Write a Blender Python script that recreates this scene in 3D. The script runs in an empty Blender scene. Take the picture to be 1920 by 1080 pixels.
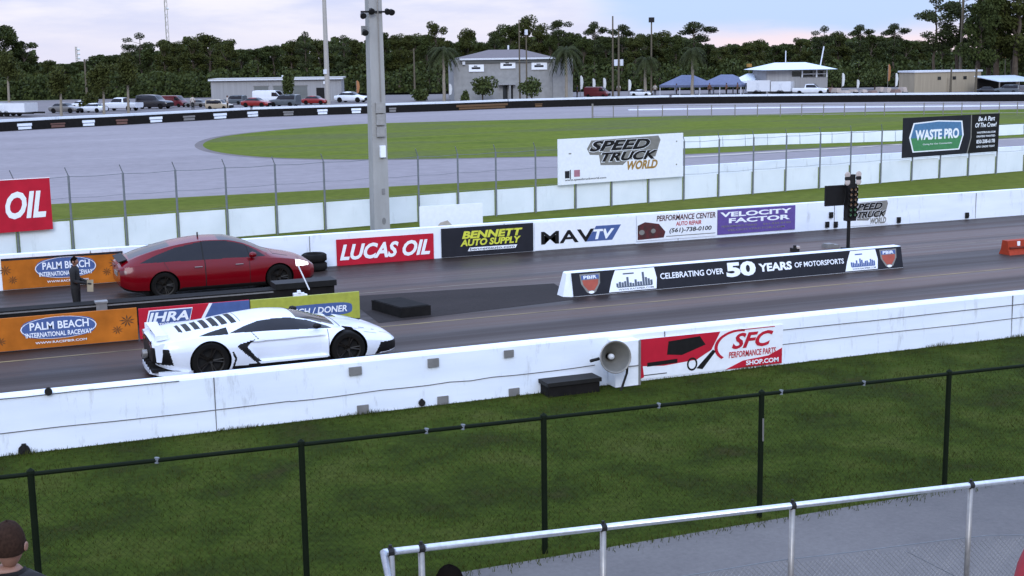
EXPO=0.0
import bpy, bmesh, random
from math import *
from mathutils import Vector, Matrix, noise
random.seed(7)
S=bpy.context.scene
COL=S.collection
# ---------- camera, measured from the photograph ----------
FPX=2500.;CH=6.0
pt=atan(435/2500);rl=radians(-.8);yw=radians(22.4)
CF=Vector((sin(yw)*cos(pt),cos(yw)*cos(pt),-sin(pt)))
CR0=Vector((cos(yw),-sin(yw),0));CU0=CR0.cross(CF)
CR=CR0*cos(rl)+CU0*sin(rl);CU=-CR0*sin(rl)+CU0*cos(rl)
CP=Vector((0,0,CH))
def ray(u,v): return CF+CR*((u-960)/FPX)+CU*((540-v)/FPX)
def G(u,v,z=0.):            # where a measured point meets the ground (or height z)
    d=ray(u,v);return CP+d*((z-CH)/d.z)
def onY(u,v,Y):
    d=ray(u,v);return CP+d*(Y/d.y)
def atX(u,v,Y): return onY(u,v,Y).x
def dep(p): return (Vector(p)-CP).dot(CF)
def away(u,Z,z=0.):         # ground point at column u, distance Z
    h=105-0.014*(u-960)
    d=ray(u,h);return Vector((CP.x+d.x*Z,CP.y+d.y*Z,z))
cam=bpy.data.cameras.new('camera');co=bpy.data.objects.new('camera',cam);COL.objects.link(co)
cam.sensor_width=36;cam.lens=36*FPX/1920;cam.clip_start=.1;cam.clip_end=9000
M=Matrix((CR,CU,-CF)).transposed().to_4x4();M.translation=CP;co.matrix_world=M
S.camera=co
S.view_settings.view_transform='Standard';S.view_settings.look='None';S.view_settings.gamma=1
# ---------- materials ----------
def lin(c): return tuple((x/12.92 if x<=.04045 else ((x+.055)/1.055)**2.4) for x in c)
MC={}
def mat(name,col,rough=.6,metal=0.,var=.12,sc=8.,bump=0.,stretch=(1,1,1),col2=None,spec=.5,coat=0.,stain=0.):
    if name in MC: return MC[name]
    if max(col)<.6: col=(col[0]*.85,col[1]*.74,col[2]*.62);col2=tuple(a*b for a,b in zip(col2,(.85,.74,.62))) if col2 else None
    m=bpy.data.materials.new(name);m.use_nodes=True;nt=m.node_tree;b=nt.nodes['Principled BSDF']
    tc=nt.nodes.new('ShaderNodeTexCoord');mp=nt.nodes.new('ShaderNodeMapping');nt.links.new(tc.outputs['Object'],mp.inputs[0])
    mp.inputs['Scale'].default_value=stretch
    n=nt.nodes.new('ShaderNodeTexNoise');n.inputs['Scale'].default_value=sc;n.inputs['Detail'].default_value=5
    nt.links.new(mp.outputs[0],n.inputs[0])
    r=nt.nodes.new('ShaderNodeValToRGB');nt.links.new(n.outputs[0],r.inputs[0])
    c2=col2 or tuple(min(1,x*(1+var)) for x in col)
    c1=col if col2 else tuple(x*(1-var) for x in col)
    r.color_ramp.elements[0].position=.3;r.color_ramp.elements[1].position=.7
    r.color_ramp.elements[0].color=(*c1,1);r.color_ramp.elements[1].color=(*c2,1)
    nt.links.new(r.outputs[0],b.inputs['Base Color'])
    b.inputs['Roughness'].default_value=rough;b.inputs['Metallic'].default_value=metal
    b.inputs['Specular IOR Level'].default_value=spec;b.inputs['Coat Weight'].default_value=coat
    b.inputs['Coat Roughness'].default_value=.05
    if stain:
        mp2=nt.nodes.new('ShaderNodeMapping');mp2.inputs['Scale'].default_value=(1.6,1,.35);nt.links.new(tc.outputs['Object'],mp2.inputs[0])
        n2=nt.nodes.new('ShaderNodeTexNoise');n2.inputs['Scale'].default_value=2.2;n2.inputs['Detail'].default_value=8;n2.inputs['Roughness'].default_value=.75;nt.links.new(mp2.outputs[0],n2.inputs[0])
        r3=nt.nodes.new('ShaderNodeValToRGB');r3.color_ramp.elements[0].position=.56;r3.color_ramp.elements[1].position=.80
        r3.color_ramp.elements[0].color=(1,1,1,1);r3.color_ramp.elements[1].color=(1-stain,1-stain*1.03,1-stain*1.1,1);nt.links.new(n2.outputs[0],r3.inputs[0])
        mx=nt.nodes.new('ShaderNodeMix');mx.data_type='RGBA';mx.blend_type='MULTIPLY';mx.inputs[0].default_value=1
        nt.links.new(r.outputs[0],mx.inputs[6]);nt.links.new(r3.outputs[0],mx.inputs[7]);nt.links.new(mx.outputs[2],b.inputs['Base Color'])
    if bump:
        bp=nt.nodes.new('ShaderNodeBump');bp.inputs['Strength'].default_value=bump;bp.inputs['Distance'].default_value=.02
        nt.links.new(n.outputs[0],bp.inputs['Height']);nt.links.new(bp.outputs[0],b.inputs['Normal'])
    MC[name]=m;return m
WHITE=(.80,.81,.82)
mwhite=mat('white_painted_concrete',(.72,.76,.82),.7,var=.1,sc=1.2,bump=.12,stretch=(.5,.5,2.5),col2=(.82,.85,.89),stain=.5)
mpanel=mat('white_panel_sheet',(.70,.74,.75),.6,sc=.8,col2=(.82,.85,.86),stain=.18)
msign=mat('sign_white',WHITE,.55,var=.04)
mblack=mat('black_paint',(.008,.008,.009),.6,spec=.25,var=.3)
mrub=mat('black_rubber',(.012,.012,.013),.85,spec=.15,var=.3,sc=5)
mdark=mat('dark_plastic',(.016,.017,.019),.6,var=.2,spec=.25)
mgal=mat('galvanised_steel',(.33,.35,.38),.4,metal=.6,sc=20)
mgrayp=mat('grey_post_paint',(.17,.21,.27),.6,sc=10)
mconc=mat('pole_concrete',(.38,.42,.47),.8,sc=3,bump=.2,stretch=(1,1,.3))
mred=mat('red_sign_face',(.55,.018,.05),.7,spec=.15,var=.1,sc=3)
mnavy=mat('dark_sign_face',(.02,.023,.035),.7,spec=.2,var=.15,sc=3)
morange=mat('orange_sign_face',(.52,.17,.02),.7,spec=.15,var=.3,sc=1.5)
mblue=mat('blue_sign_face',(.07,.14,.42),.5)
mgreen=mat('lime_sign_face',(.42,.50,.07),.5)
mpurple=mat('purple_sign_face',(.13,.09,.42),.5)
myellow=mat('yellow_lettering',(.62,.62,.05),.5)
mgold=mat('gold_lettering',(.40,.25,.06),.5)
mwlet=mat('white_lettering',(.85,.86,.88),.5,var=.02)
mgrey=mat('grey_plate',(.22,.24,.27),.5)
mgrlet=mat('grey_shadow_lettering',(.24,.26,.27),.5)
mglass=mat('dark_glass',(.010,.009,.014),.10,var=.1,spec=.32)
mtyre=mat('tyre_rubber',(.008,.008,.008),.85,spec=.15)
mrim=mat('dark_rim_metal',(.012,.010,.008),.5,spec=.3)
mskin=mat('skin',(.30,.17,.13),.55,var=.08,sc=30)
mhair=mat('brown_hair',(.034,.020,.015),.9,var=.3,sc=60,spec=.1)
# ---------- mesh builder ----------
class MB:
    def __init__(s): s.v=[];s.f=[];s.m=[]
    def add(s,vs,fs,m=0):
        o=len(s.v);s.v+= [tuple(v) for v in vs];s.f+=[tuple(i+o for i in f) for f in fs];s.m+=[m]*len(fs);return s
    def box(s,a,b,m=0):
        x0,y0,z0=a;x1,y1,z1=b
        v=[(x0,y0,z0),(x1,y0,z0),(x1,y1,z0),(x0,y1,z0),(x0,y0,z1),(x1,y0,z1),(x1,y1,z1),(x0,y1,z1)]
        return s.add(v,[(0,3,2,1),(4,5,6,7),(0,1,5,4),(1,2,6,5),(2,3,7,6),(3,0,4,7)],m)
    def tube(s,a,b,r,r2=None,n=8,m=0,cap=True):
        a=Vector(a);b=Vector(b);r2=r if r2 is None else r2;d=(b-a).normalized()
        q=d.orthogonal().normalized();w=d.cross(q)
        v=[];
        for p,rr in((a,r),(b,r2)):
            for i in range(n):
                t=2*pi*i/n;v.append(p+q*cos(t)*rr+w*sin(t)*rr)
        f=[(i,(i+1)%n,n+(i+1)%n,n+i) for i in range(n)]
        if cap: f+=[tuple(range(n))[::-1],tuple(range(n,2*n))]
        return s.add(v,f,m)
    def prism(s,pts,a,b,axis='y',m=0):   # polygon extruded along an axis from a to b
        n=len(pts)
        def P(p,t): return (p[0],t,p[1]) if axis=='y' else ((t,p[0],p[1]) if axis=='x' else (p[0],p[1],t))
        v=[P(p,a) for p in pts]+[P(p,b) for p in pts]
        f=[tuple(range(n)),tuple(range(n,2*n))[::-1]]+[(i,n+i,n+(i+1)%n,(i+1)%n) for i in range(n)]
        return s.add(v,f,m)
    def lathe(s,prof,c,ax,n=20,m=0):     # profile of (distance along ax, radius)
        ax=Vector(ax).normalized();q=ax.orthogonal().normalized();w=ax.cross(q);c=Vector(c);v=[]
        for (t,r) in prof:
            for i in range(n):
                a=2*pi*i/n;v.append(c+ax*t+(q*cos(a)+w*sin(a))*r)
        f=[]
        for k in range(len(prof)-1):
            for i in range(n):
                f.append((k*n+i,k*n+(i+1)%n,(k+1)*n+(i+1)%n,(k+1)*n+i))
        return s.add(v,f,m)
    def poly(s,vs,m=0): return s.add(vs,[tuple(range(len(vs)))],m)
    def build(s,name,mats,parent=None,world=True,smooth=False,recalc=True):
        me=bpy.data.meshes.new(name);vs=s.v
        if parent is not None and world:
            o=org(parent);vs=[(x-o.x,y-o.y,z-o.z) for x,y,z in vs]
        me.from_pydata(vs,[],s.f)
        if not isinstance(mats,(list,tuple)): mats=[mats]
        for mm in mats: me.materials.append(mm)
        for p,i in zip(me.polygons,s.m): p.material_index=i;p.use_smooth=smooth
        if recalc:
            bm=bmesh.new();bm.from_mesh(me);bmesh.ops.recalc_face_normals(bm,faces=bm.faces);bm.to_mesh(me);bm.free()
        ob=bpy.data.objects.new(name,me);COL.objects.link(ob)
        if parent is not None: ob.parent=parent
        return ob
def org(o):
    v=Vector((0,0,0))
    while o is not None: v+=o.location;o=o.parent
    return v
def tag(o,label=None,cat=None,group=None,kind=None):
    if label: o['label']=label
    if cat: o['category']=cat
    if group: o['group']=group
    if kind: o['kind']=kind
    return o
def thing(name,label,cat,loc=(0,0,0),rz=0,group=None):
    o=bpy.data.objects.new(name,None);COL.objects.link(o);o.location=loc;o.rotation_euler=(0,0,rz);o.empty_display_size=.2
    return tag(o,label,cat,group)
def dup(root,loc=None,rz=None,label=None,scale=None):
    r=root.copy();COL.objects.link(r)
    if loc is not None: r.location=loc
    if rz is not None: r.rotation_euler=(0,0,rz)
    if scale is not None: r.scale=scale
    if label: r['label']=label
    def rec(a,b):
        for ch in list(KIDS.get(a,[])):
            c=ch.copy();COL.objects.link(c);c.parent=b
            if ch in KIDS: rec(ch,c)
    rec(root,r);return r
KIDS={}
def kids(o):
    for a in COL.objects:
        if a.parent is not None: KIDS.setdefault(a.parent,[])
    KIDS[o]=[c for c in COL.objects if c.parent==o]
    for c in KIDS[o]:
        KIDS[c]=[d for d in COL.objects if d.parent==c]
# ---------- lettering ----------
TC={}
def text_mesh(s,bold,shear):
    k=(s,bold,shear)
    if k in TC: return TC[k]
    cu=bpy.data.curves.new('t','FONT');cu.body=s;cu.offset=bold;cu.shear=shear;cu.extrude=.02;cu.resolution_u=3
    ob=bpy.data.objects.new('t',cu);COL.objects.link(ob)
    bpy.context.view_layer.update()
    me=bpy.data.meshes.new_from_object(ob.evaluated_get(bpy.context.evaluated_depsgraph_get()))
    vs=[tuple(v.co) for v in me.vertices];fs=[tuple(p.vertices) for p in me.polygons]
    bpy.data.objects.remove(ob);bpy.data.curves.remove(cu);bpy.data.meshes.remove(me)
    x0=min(v[0] for v in vs);x1=max(v[0] for v in vs);y0=min(v[1] for v in vs);y1=max(v[1] for v in vs)
    vs=[((v[0]-x0)/(x1-x0),(v[1]-y0)/(y1-y0),v[2]) for v in vs]
    TC[k]=(vs,fs);return TC[k]
class Banner:
    """flat sign; face frame: origin o (bottom-left of face), ex along, ez up, facing n"""
    def __init__(s,root,o,ex,ez,n=None):
        s.root=root;s.o=Vector(o);s.ex=Vector(ex);s.ez=Vector(ez)
        s.n=Vector(n) if n else s.ez.cross(s.ex).normalized()*-1
        s.n=s.ex.cross(s.ez).normalized();s.k=0
    def P(s,a,b,d): return s.o+s.ex*a+s.ez*b+s.n*d
    def text(s,t,a0,a1,b0,b1,m,bold=.03,shear=0.,lift=.006,name='lettering',rise=0.):
        vs,fs=text_mesh(t,bold,shear);mb=MB()
        mb.add([s.P(a0+(a1-a0)*x,b0+(b1-b0)*y+rise*(x-.5),lift+.03*(z+.02)) for x,y,z in vs],fs)
        return mb.build(name,m,s.root,recalc=False)
    def shape(s,pts,m,lift=.003,name='emblem',th=.003):
        n=len(pts);v=[s.P(a,b,0.0005) for a,b in pts]+[s.P(a,b,lift) for a,b in pts]
        mb=MB().add(v,[tuple(range(n))[::-1],tuple(range(n,2*n))]+[(i,(i+1)%n,n+(i+1)%n,n+i) for i in range(n)])
        return mb.build(name,m,s.root)
    def shapes(s,plist,m,lift=.003,name='emblem'):
        if len(plist)<=2 or name=='palm_emblem':
            for i in range(0,len(plist),9 if name=='palm_emblem' else 1): s._sh(plist[i:i+(9 if name=='palm_emblem' else 1)],m,lift,name)
            return
        return s._sh(plist,m,lift,name)
    def _sh(s,plist,m,lift,name):
        mb=MB()
        for pts in plist:
            n=len(pts);v=[s.P(a,b,0.0005) for a,b in pts]+[s.P(a,b,lift) for a,b in pts]
            mb.add(v,[tuple(range(n))[::-1],tuple(range(n,2*n))]+[(i,(i+1)%n,n+(i+1)%n,n+i) for i in range(n)])
        return mb.build(name,m,s.root)
def rect(a0,a1,b0,b1,sh=0): return [(a0,b0),(a1,b0),(a1+sh,b1),(a0+sh,b1)]
def ell(a,b,ra,rb,n=20,p=2.):
    o=[]
    for i in range(n):
        t=2*pi*i/n;c,s_=cos(t),sin(t)
        o.append((a+ra*copysign(abs(c)**(2/p),c),b+rb*copysign(abs(s_)**(2/p),s_)))
    return o
def ring(a,b,ra,rb,w,t0,t1,n=18):
    out=[]
    for i in range(n):
        u=t0+(t1-t0)*i/n;v=t0+(t1-t0)*(i+1)/n
        out.append([(a+ra*cos(u),b+rb*sin(u)),(a+ra*cos(v),b+rb*sin(v)),(a+(ra-w)*cos(v),b+(rb-w*rb/ra)*sin(v)),(a+(ra-w)*cos(u),b+(rb-w*rb/ra)*sin(u))])
    return out
def flat_sign(name,label,x0,x1,z0,z1,Y,face,cat='banner',th=.02,tilt=0.,y1=None):
    """board in the plane of Y facing the camera side"""
    t=thing(name,label,cat,((x0+x1)/2,Y,z0))
    y1=Y if y1 is None else y1
    o=Vector((x0,Y,z0));ex=Vector((x1-x0,y1-Y,0));ez=Vector((0,tilt,z1-z0))
    B=Banner(t,o,ex,ez)
    mb=MB();b=-B.n*th
    a=[o,o+ex,o+ex+ez,o+ez];mb.add(a+[p+b for p in a],[(0,1,2,3),(7,6,5,4),(0,4,5,1),(1,5,6,2),(2,6,7,3),(3,7,4,0)])
    mb.build('face_panel',face,t);return B
# ---------- world ----------
SUN_EL=radians(30);SUN_AZ=radians(203)   # soft open sky from behind the grandstand
w=bpy.data.worlds.new('World');S.world=w;w.use_nodes=True;nt=w.node_tree;N=nt.nodes;L=nt.links
bg=N['Background'];sky=N.new('ShaderNodeTexSky');sky.sky_type='NISHITA';sky.sun_disc=False;sky.sun_elevation=SUN_EL;sky.sun_rotation=SUN_AZ
def val(op,a,b=None,clamp=False):
    n=N.new('ShaderNodeMath');n.operation=op;n.use_clamp=clamp
    for i,x in enumerate((a,b)):
        if x is None: continue
        if isinstance(x,(int,float)): n.inputs[i].default_value=x
        else: L.new(x,n.inputs[i])
    return n.outputs[0]
def mixc(f,a,b):
    n=N.new('ShaderNodeMix');n.data_type='RGBA'
    if isinstance(f,(int,float)): n.inputs[0].default_value=f
    else: L.new(f,n.inputs[0])
    for i,x in ((6,a),(7,b)):
        if isinstance(x,tuple): n.inputs[i].default_value=(*x,1)
        else: L.new(x,n.inputs[i])
    return n.outputs[2]
def mr(x,a,b,c=0.,d=1.):
    n=N.new('ShaderNodeMapRange');n.interpolation_type='SMOOTHSTEP';L.new(x,n.inputs[0])
    for i,q in enumerate((a,b,c,d)): n.inputs[i+1].default_value=q
    return n.outputs[0]
tc=N.new('ShaderNodeTexCoord');sp=N.new('ShaderNodeSeparateXYZ');L.new(tc.outputs['Generated'],sp.inputs[0])
az=val('ARCTAN2',sp.outputs[0],sp.outputs[1])        # 0 = across the track, + = to the right
el=sp.outputs[2]
mp=N.new('ShaderNodeMapping');mp.inputs['Scale'].default_value=(1,1,5);L.new(tc.outputs['Generated'],mp.inputs[0])
no=N.new('ShaderNodeTexNoise');no.inputs['Scale'].default_value=7;no.inputs['Detail'].default_value=6;no.inputs['Roughness'].default_value=.55;L.new(mp.outputs[0],no.inputs[0])
nz=val('SUBTRACT',no.outputs[0],.5)
# overcast lavender cloud, a blue break low over the right half, pink glow at its foot
aw=val('ADD',az,val('MULTIPLY',nz,.14));ew=val('ADD',el,val('MULTIPLY',nz,.03))
blue=val('MULTIPLY',mr(aw,.43,.50),val('SUBTRACT',1.,mr(aw,.66,.82)))
blue=val('MULTIPLY',blue,val('SUBTRACT',1.,mr(ew,.10,.20)))
blue=val('MULTIPLY',blue,mr(ew,.004,.026))
cl=mixc(mr(nz,-.16,.16),(.58,.64,.92),(.88,.86,.97))
cl=mixc(mr(ew,.0,.05,.7,0.),cl,(.78,.76,.92))
low=mixc(blue,cl,(.50,.66,.99))
pink=val('MULTIPLY',val('MULTIPLY',mr(aw,.50,.56),val('SUBTRACT',1.,mr(ew,.006,.024))),.8)
low=mixc(pink,low,(1.0,.80,.86))
zen=mixc(mr(nz,-.2,.2),(1.05,1.42,2.25),(1.25,1.6,2.45))
col=mixc(mr(el,.12,.6),low,zen)
# the clear Nishita sky behind the clouds
add=N.new('ShaderNodeMix');add.data_type='RGBA';add.blend_type='ADD';add.inputs[0].default_value=.01
L.new(col,add.inputs[6]);L.new(sky.outputs[0],add.inputs[7])
L.new(add.outputs[2],bg.inputs[0]);bg.inputs[1].default_value=1.0
sd=bpy.data.lights.new('sun','SUN');sd.energy=1.3;sd.angle=radians(25);sd.color=(.93,.97,1)
so=bpy.data.objects.new('sun',sd);COL.objects.link(so)
dirv=Vector((sin(SUN_AZ)*cos(SUN_EL),cos(SUN_AZ)*cos(SUN_EL),sin(SUN_EL)))
so.rotation_euler=dirv.to_track_quat('Z','Y').to_euler();so.location=(0,-20,40)
# ---------- ground sheets ----------
def struct(name,mb,m):
    o=mb.build(name,m);tag(o,kind='structure');return o
def sheet(name,pts,z,m):
    bm=bmesh.new();vs=[bm.verts.new((p[0],p[1],z)) for p in pts];bm.faces.new(vs)
    bmesh.ops.triangulate(bm,faces=bm.faces);bmesh.ops.recalc_face_normals(bm,faces=bm.faces)
    if bm.faces[:][0].normal.z<0: bmesh.ops.reverse_faces(bm,faces=bm.faces)
    me=bpy.data.meshes.new(name);bm.to_mesh(me);bm.free();me.materials.append(m)
    o=bpy.data.objects.new(name,me);COL.objects.link(o);return tag(o,kind='structure')
def surf(name,stops,sc1=.35,sc2=6.,st=(1,1,1),rough=.8,bump=.3,fine=.25,spec=.3):
    m=bpy.data.materials.new(name);m.use_nodes=True;nt=m.node_tree;b=nt.nodes['Principled BSDF'];N=nt.nodes;L=nt.links
    tc=N.new('ShaderNodeTexCoord');mp=N.new('ShaderNodeMapping');mp.inputs['Scale'].default_value=st;L.new(tc.outputs['Object'],mp.inputs[0])
    n1=N.new('ShaderNodeTexNoise');n1.inputs['Scale'].default_value=sc1;n1.inputs['Detail'].default_value=7;n1.inputs['Roughness'].default_value=.6;L.new(mp.outputs[0],n1.inputs[0])
    n2=N.new('ShaderNodeTexNoise');n2.inputs['Scale'].default_value=sc2;n2.inputs['Detail'].default_value=8;n2.inputs['Roughness'].default_value=.7;L.new(tc.outputs['Object'],n2.inputs[0])
    r=N.new('ShaderNodeValToRGB');L.new(n1.outputs[0],r.inputs[0])
    e=r.color_ramp.elements
    e[0].position=stops[0][0];e[0].color=(*stops[0][1],1);e[1].position=stops[-1][0];e[1].color=(*stops[-1][1],1)
    for p,c in stops[1:-1]: q=e.new(p);q.color=(*c,1)
    mx=N.new('ShaderNodeMix');mx.data_type='RGBA';mx.blend_type='MULTIPLY';mx.inputs[0].default_value=1
    r2=N.new('ShaderNodeValToRGB');r2.color_ramp.elements[0].position=.3;r2.color_ramp.elements[1].position=.7
    r2.color_ramp.elements[0].color=(1-fine,)*3+(1,);r2.color_ramp.elements[1].color=(1+fine,)*3+(1,)
    L.new(n2.outputs[0],r2.inputs[0]);L.new(r.outputs[0],mx.inputs[6]);L.new(r2.outputs[0],mx.inputs[7])
    L.new(mx.outputs[2],b.inputs['Base Color']);b.inputs['Roughness'].default_value=rough;b.inputs['Specular IOR Level'].default_value=spec
    bp=N.new('ShaderNodeBump');bp.inputs['Strength'].default_value=bump;bp.inputs['Distance'].default_value=.02
    L.new(n2.outputs[0],bp.inputs['Height']);L.new(bp.outputs[0],b.inputs['Normal']);return m
g_far=surf('infield_grass',[(.3,(.062,.090,.014)),(.46,(.112,.138,.016)),(.58,(.098,.115,.030)),(.72,(.100,.100,.048))],.045,1.5,st=(1,2.5,1),rough=1,spec=.05)
g_mid=surf('verge_grass',[(.3,(.085,.105,.012)),(.7,(.115,.125,.022))],.15,2,st=(.6,2,1),rough=1,spec=.05)
g_near=surf('near_grass_soil',[(.28,(.034,.030,.009)),(.4,(.024,.034,.005)),(.52,(.036,.052,.006)),(.64,(.050,.061,.010)),(.8,(.055,.054,.016))],.7,9,rough=1,bump=.8,fine=.35,spec=.05)  # soil and grass tones, darkened to carry the grandstand's shade
g_dark=surf('dark_strip_grass',[(.3,(.025,.042,.004)),(.7,(.042,.06,.008))],.4,4,st=(.5,1.5,1),rough=1,spec=.05)  # darker green grass between the far wall and the fence
mb=MB();NG=40
gx=[-3000+6500*(i/NG) for i in range(NG+1)]
for i in range(NG):
    for j in range(NG):
        x0,x1=-2800+150*i,-2650+150*i;y0,y1=-400+150*j,-250+150*j
        mb.add([(x0,y0,0),(x1,y0,0),(x1,y1,0),(x0,y1,0)],[(0,1,2,3)])
g_o=mb.build('ground',g_far,recalc=False);tag(g_o,kind='structure')
sheet('near_grass',[(-30,14.05),(90,14.05),(90,22.6),(-30,22.6)],.004,g_near)
pav=surf('grey_pavement',[(.3,(.09,.083,.08)),(.5,(.125,.112,.105)),(.7,(.15,.135,.125))],.35,14,rough=.85,bump=.2,fine=.12)
sheet('near_pavement',[(-30,-30),(90,-30),(90,14.05),(-30,14.05)],.008,pav)
# drag strip asphalt: rubbered grooves run along the lanes
def road_mat():
    m=bpy.data.materials.new('drag_strip_asphalt');m.use_nodes=True;nt=m.node_tree;b=nt.nodes['Principled BSDF'];N=nt.nodes;L=nt.links
    tc=N.new('ShaderNodeTexCoord');sp=N.new('ShaderNodeSeparateXYZ');L.new(tc.outputs['Object'],sp.inputs[0])
    def noise(sc,st,det=6,ro=.6):
        mp=N.new('ShaderNodeMapping');mp.inputs['Scale'].default_value=st;L.new(tc.outputs['Object'],mp.inputs[0])
        n=N.new('ShaderNodeTexNoise');n.inputs['Scale'].default_value=sc;n.inputs['Detail'].default_value=det;n.inputs['Roughness'].default_value=ro;L.new(mp.outputs[0],n.inputs[0]);return n.outputs[0]
    a=noise(1.0,(.035,1.6,1));c=noise(.25,(1,1,1));fi=noise(30,(1,1,1),4,.7)
    def mt(op,x,y=None):
        n=N.new('ShaderNodeMath');n.operation=op
        for i,q in enumerate((x,y)):
            if q is None: continue
            if isinstance(q,(int,float)): n.inputs[i].default_value=q
            else: L.new(q,n.inputs[i])
        return n.outputs[0]
    # lane profile by Y
    r=N.new('ShaderNodeValToRGB');mr=N.new('ShaderNodeMapRange');mr.inputs[1].default_value=22;mr.inputs[2].default_value=38
    yy=mt('ADD',sp.outputs[1],mt('MULTIPLY',mt('SUBTRACT',c,.5),.45));L.new(yy,mr.inputs[0]);L.new(mr.outputs[0],r.inputs[0])
    cols=[(q,w_*.82) for q,w_ in [(0,.17),(.05,.14),(.125,.12),(.22,.125),(.25,.10),(.285,.062),(.325,.062),(.35,.15),(.405,.16),(.4375,.09),(.46,.048),(.59,.048),(.605,.13),(.705,.14),(.722,.07),(.745,.14),(.81,.15),(.84,.085),(.94,.06),(.99,.035),(1,.03)]]
    e=r.color_ramp.elements;e[0].position=0;e[1].position=1
    for p,v in cols[1:-1]: e.new(p)
    for q,(p,v) in zip(sorted(e,key=lambda k:k.position),cols): q.color=(v*.66,v*.435,v*.345,1)
    r2=N.new('ShaderNodeValToRGB');r2.color_ramp.elements[0].position=.3;r2.color_ramp.elements[1].position=.72
    r2.color_ramp.elements[0].color=(.62,.60,.60,1);r2.color_ramp.elements[1].color=(1.38,1.36,1.34,1);L.new(a,r2.inputs[0])
    mx=N.new('ShaderNodeMix');mx.data_type='RGBA';mx.blend_type='MULTIPLY';mx.inputs[0].default_value=1
    L.new(r.outputs[0],mx.inputs[6]);L.new(r2.outputs[0],mx.inputs[7])
    # right of the start line the surface is paler
    mr2=N.new('ShaderNodeMapRange');L.new(sp.outputs[0],mr2.inputs[0]);mr2.inputs[1].default_value=2;mr2.inputs[2].default_value=24;mr2.inputs[3].default_value=.68;mr2.inputs[4].default_value=1.35
    f2=mt('MULTIPLY',mr2.outputs[0],mt('ADD',.8,mt('MULTIPLY',fi,.4)))
    sc=N.new('ShaderNodeVectorMath');sc.operation='SCALE';L.new(mx.outputs[2],sc.inputs[0]);L.new(f2,sc.inputs[3])
    L.new(sc.outputs[0],b.inputs['Base Color']);rr=N.new('ShaderNodeMapRange');L.new(a,rr.inputs[0]);rr.inputs[1].default_value=.35;rr.inputs[2].default_value=.65;rr.inputs[3].default_value=.38;rr.inputs[4].default_value=.70
    L.new(rr.outputs[0],b.inputs['Roughness']);b.inputs['Specular IOR Level'].default_value=.22
    bp=N.new('ShaderNodeBump');bp.inputs['Strength'].default_value=.25;bp.inputs['Distance'].default_value=.01;L.new(fi,bp.inputs['Height']);L.new(bp.outputs[0],b.inputs['Normal'])
    return m
sheet('road',[(-60,22.6),(200,22.6),(200,38.2),(-60,38.2)],.004,road_mat())
patch=surf('dark_start_pad',[(.3,(.022,.018,.016)),(.7,(.036,.028,.026))],.6,12,st=(.5,1,1),rough=.8,spec=.1)
sheet('start_pad',[(8.6,28.9),(14.0,29.6),(14.4,32.0),(8.8,32.6)],.008,patch)
myel=mat('yellow_line_paint',(.10,.085,.06),.8,sc=1.2,col2=(.40,.34,.17),stretch=(.5,1,1))
sheet('lane_line',[(-30,28.42),(120,28.42),(120,28.50),(-30,28.50)],.008,myel)
mfaint=mat('faint_line_paint',(.22,.21,.19),.7,sc=2,var=.3)
sheet('lane_line',[(8,32.85),(60,32.85),(60,32.91),(8,32.91)],.008,mfaint)
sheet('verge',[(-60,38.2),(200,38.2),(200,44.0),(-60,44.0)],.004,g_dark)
sheet('verge',[(-60,44.0),(200,44.0),(200,60.3),(-60,60.3)],.006,g_mid)
trk=surf('pale_track_asphalt',[(.28,(.165,.142,.142)),(.4,(.215,.185,.187)),(.55,(.235,.203,.205)),(.72,(.27,.235,.235))],.09,1.2,st=(.35,1.6,1),rough=.8,fine=.14,bump=.1)
# far barrier foot, measured
FB=[G(*a) for a in [(-160,256),(0,247),(120,240),(240,234),(360,227),(480,220),(600,216),(690,213),(840,208),(960,203),(1100,199),(1260,195),(1440,193),(1680,191),(1920,190),(2300,187)]]
sheet('track',[(-60,60.3),(150,60.3),(150,100)]+[(p.x,p.y+.3) for p in reversed(FB)]+[(-60,100)],.004,trk)
INF0=[(160,75),(70,71.6),(58.2,71.2),(40,70.7),(33.2,73.5),(26,75.8),(21.1,78.5),(17.5,83),(15.8,90),(16.5,98.6),(19.5,107),(24.5,113),(30,117),(35.7,119.6),(48.9,118),(71.8,113.1),(98.6,105.9),(160,80)]
INF=[]
for i in range(len(INF0)-1):       # Catmull-Rom through the measured edge
    p0=INF0[max(i-1,0)];p1=INF0[i];p2=INF0[i+1];p3=INF0[min(i+2,len(INF0)-1)]
    for k in range(6):
        t_=k/6;INF.append(tuple(.5*((2*p1[q])+(-p0[q]+p2[q])*t_+(2*p0[q]-5*p1[q]+4*p2[q]-p3[q])*t_*t_+(-p0[q]+3*p1[q]-3*p2[q]+p3[q])*t_**3) for q in (0,1)))
INF.append(INF0[-1])
sheet('infield_grass',INF,.010,g_far)
cx,cy=70,95
sheet('infield_edge',[(x+(x-cx)*.008-.15,y+(y-cy)*.022) for x,y in INF],.007,surf('worn_edge_asphalt',[(.3,(.10,.085,.08)),(.7,(.15,.12,.11))],.3,3))
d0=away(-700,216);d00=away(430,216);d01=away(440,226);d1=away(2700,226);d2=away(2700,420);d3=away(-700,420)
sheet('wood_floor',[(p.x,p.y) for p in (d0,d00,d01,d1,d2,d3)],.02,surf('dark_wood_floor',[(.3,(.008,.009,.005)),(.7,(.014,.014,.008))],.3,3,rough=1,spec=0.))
lot=surf('pit_lot_asphalt',[(.3,(.13,.115,.11)),(.7,(.19,.16,.155))],.04,2,st=(1,3,1),rough=.9,fine=.1)
sheet('pit_lot',[(p.x,p.y+.3) for p in FB]+[(260,140),(180,190),(120,212),(60,222),(0,232),(-80,200),(-60,124)],.004,lot)
mwl=mat('white_line_paint',(.55,.55,.53),.7,var=.2,sc=1)
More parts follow.
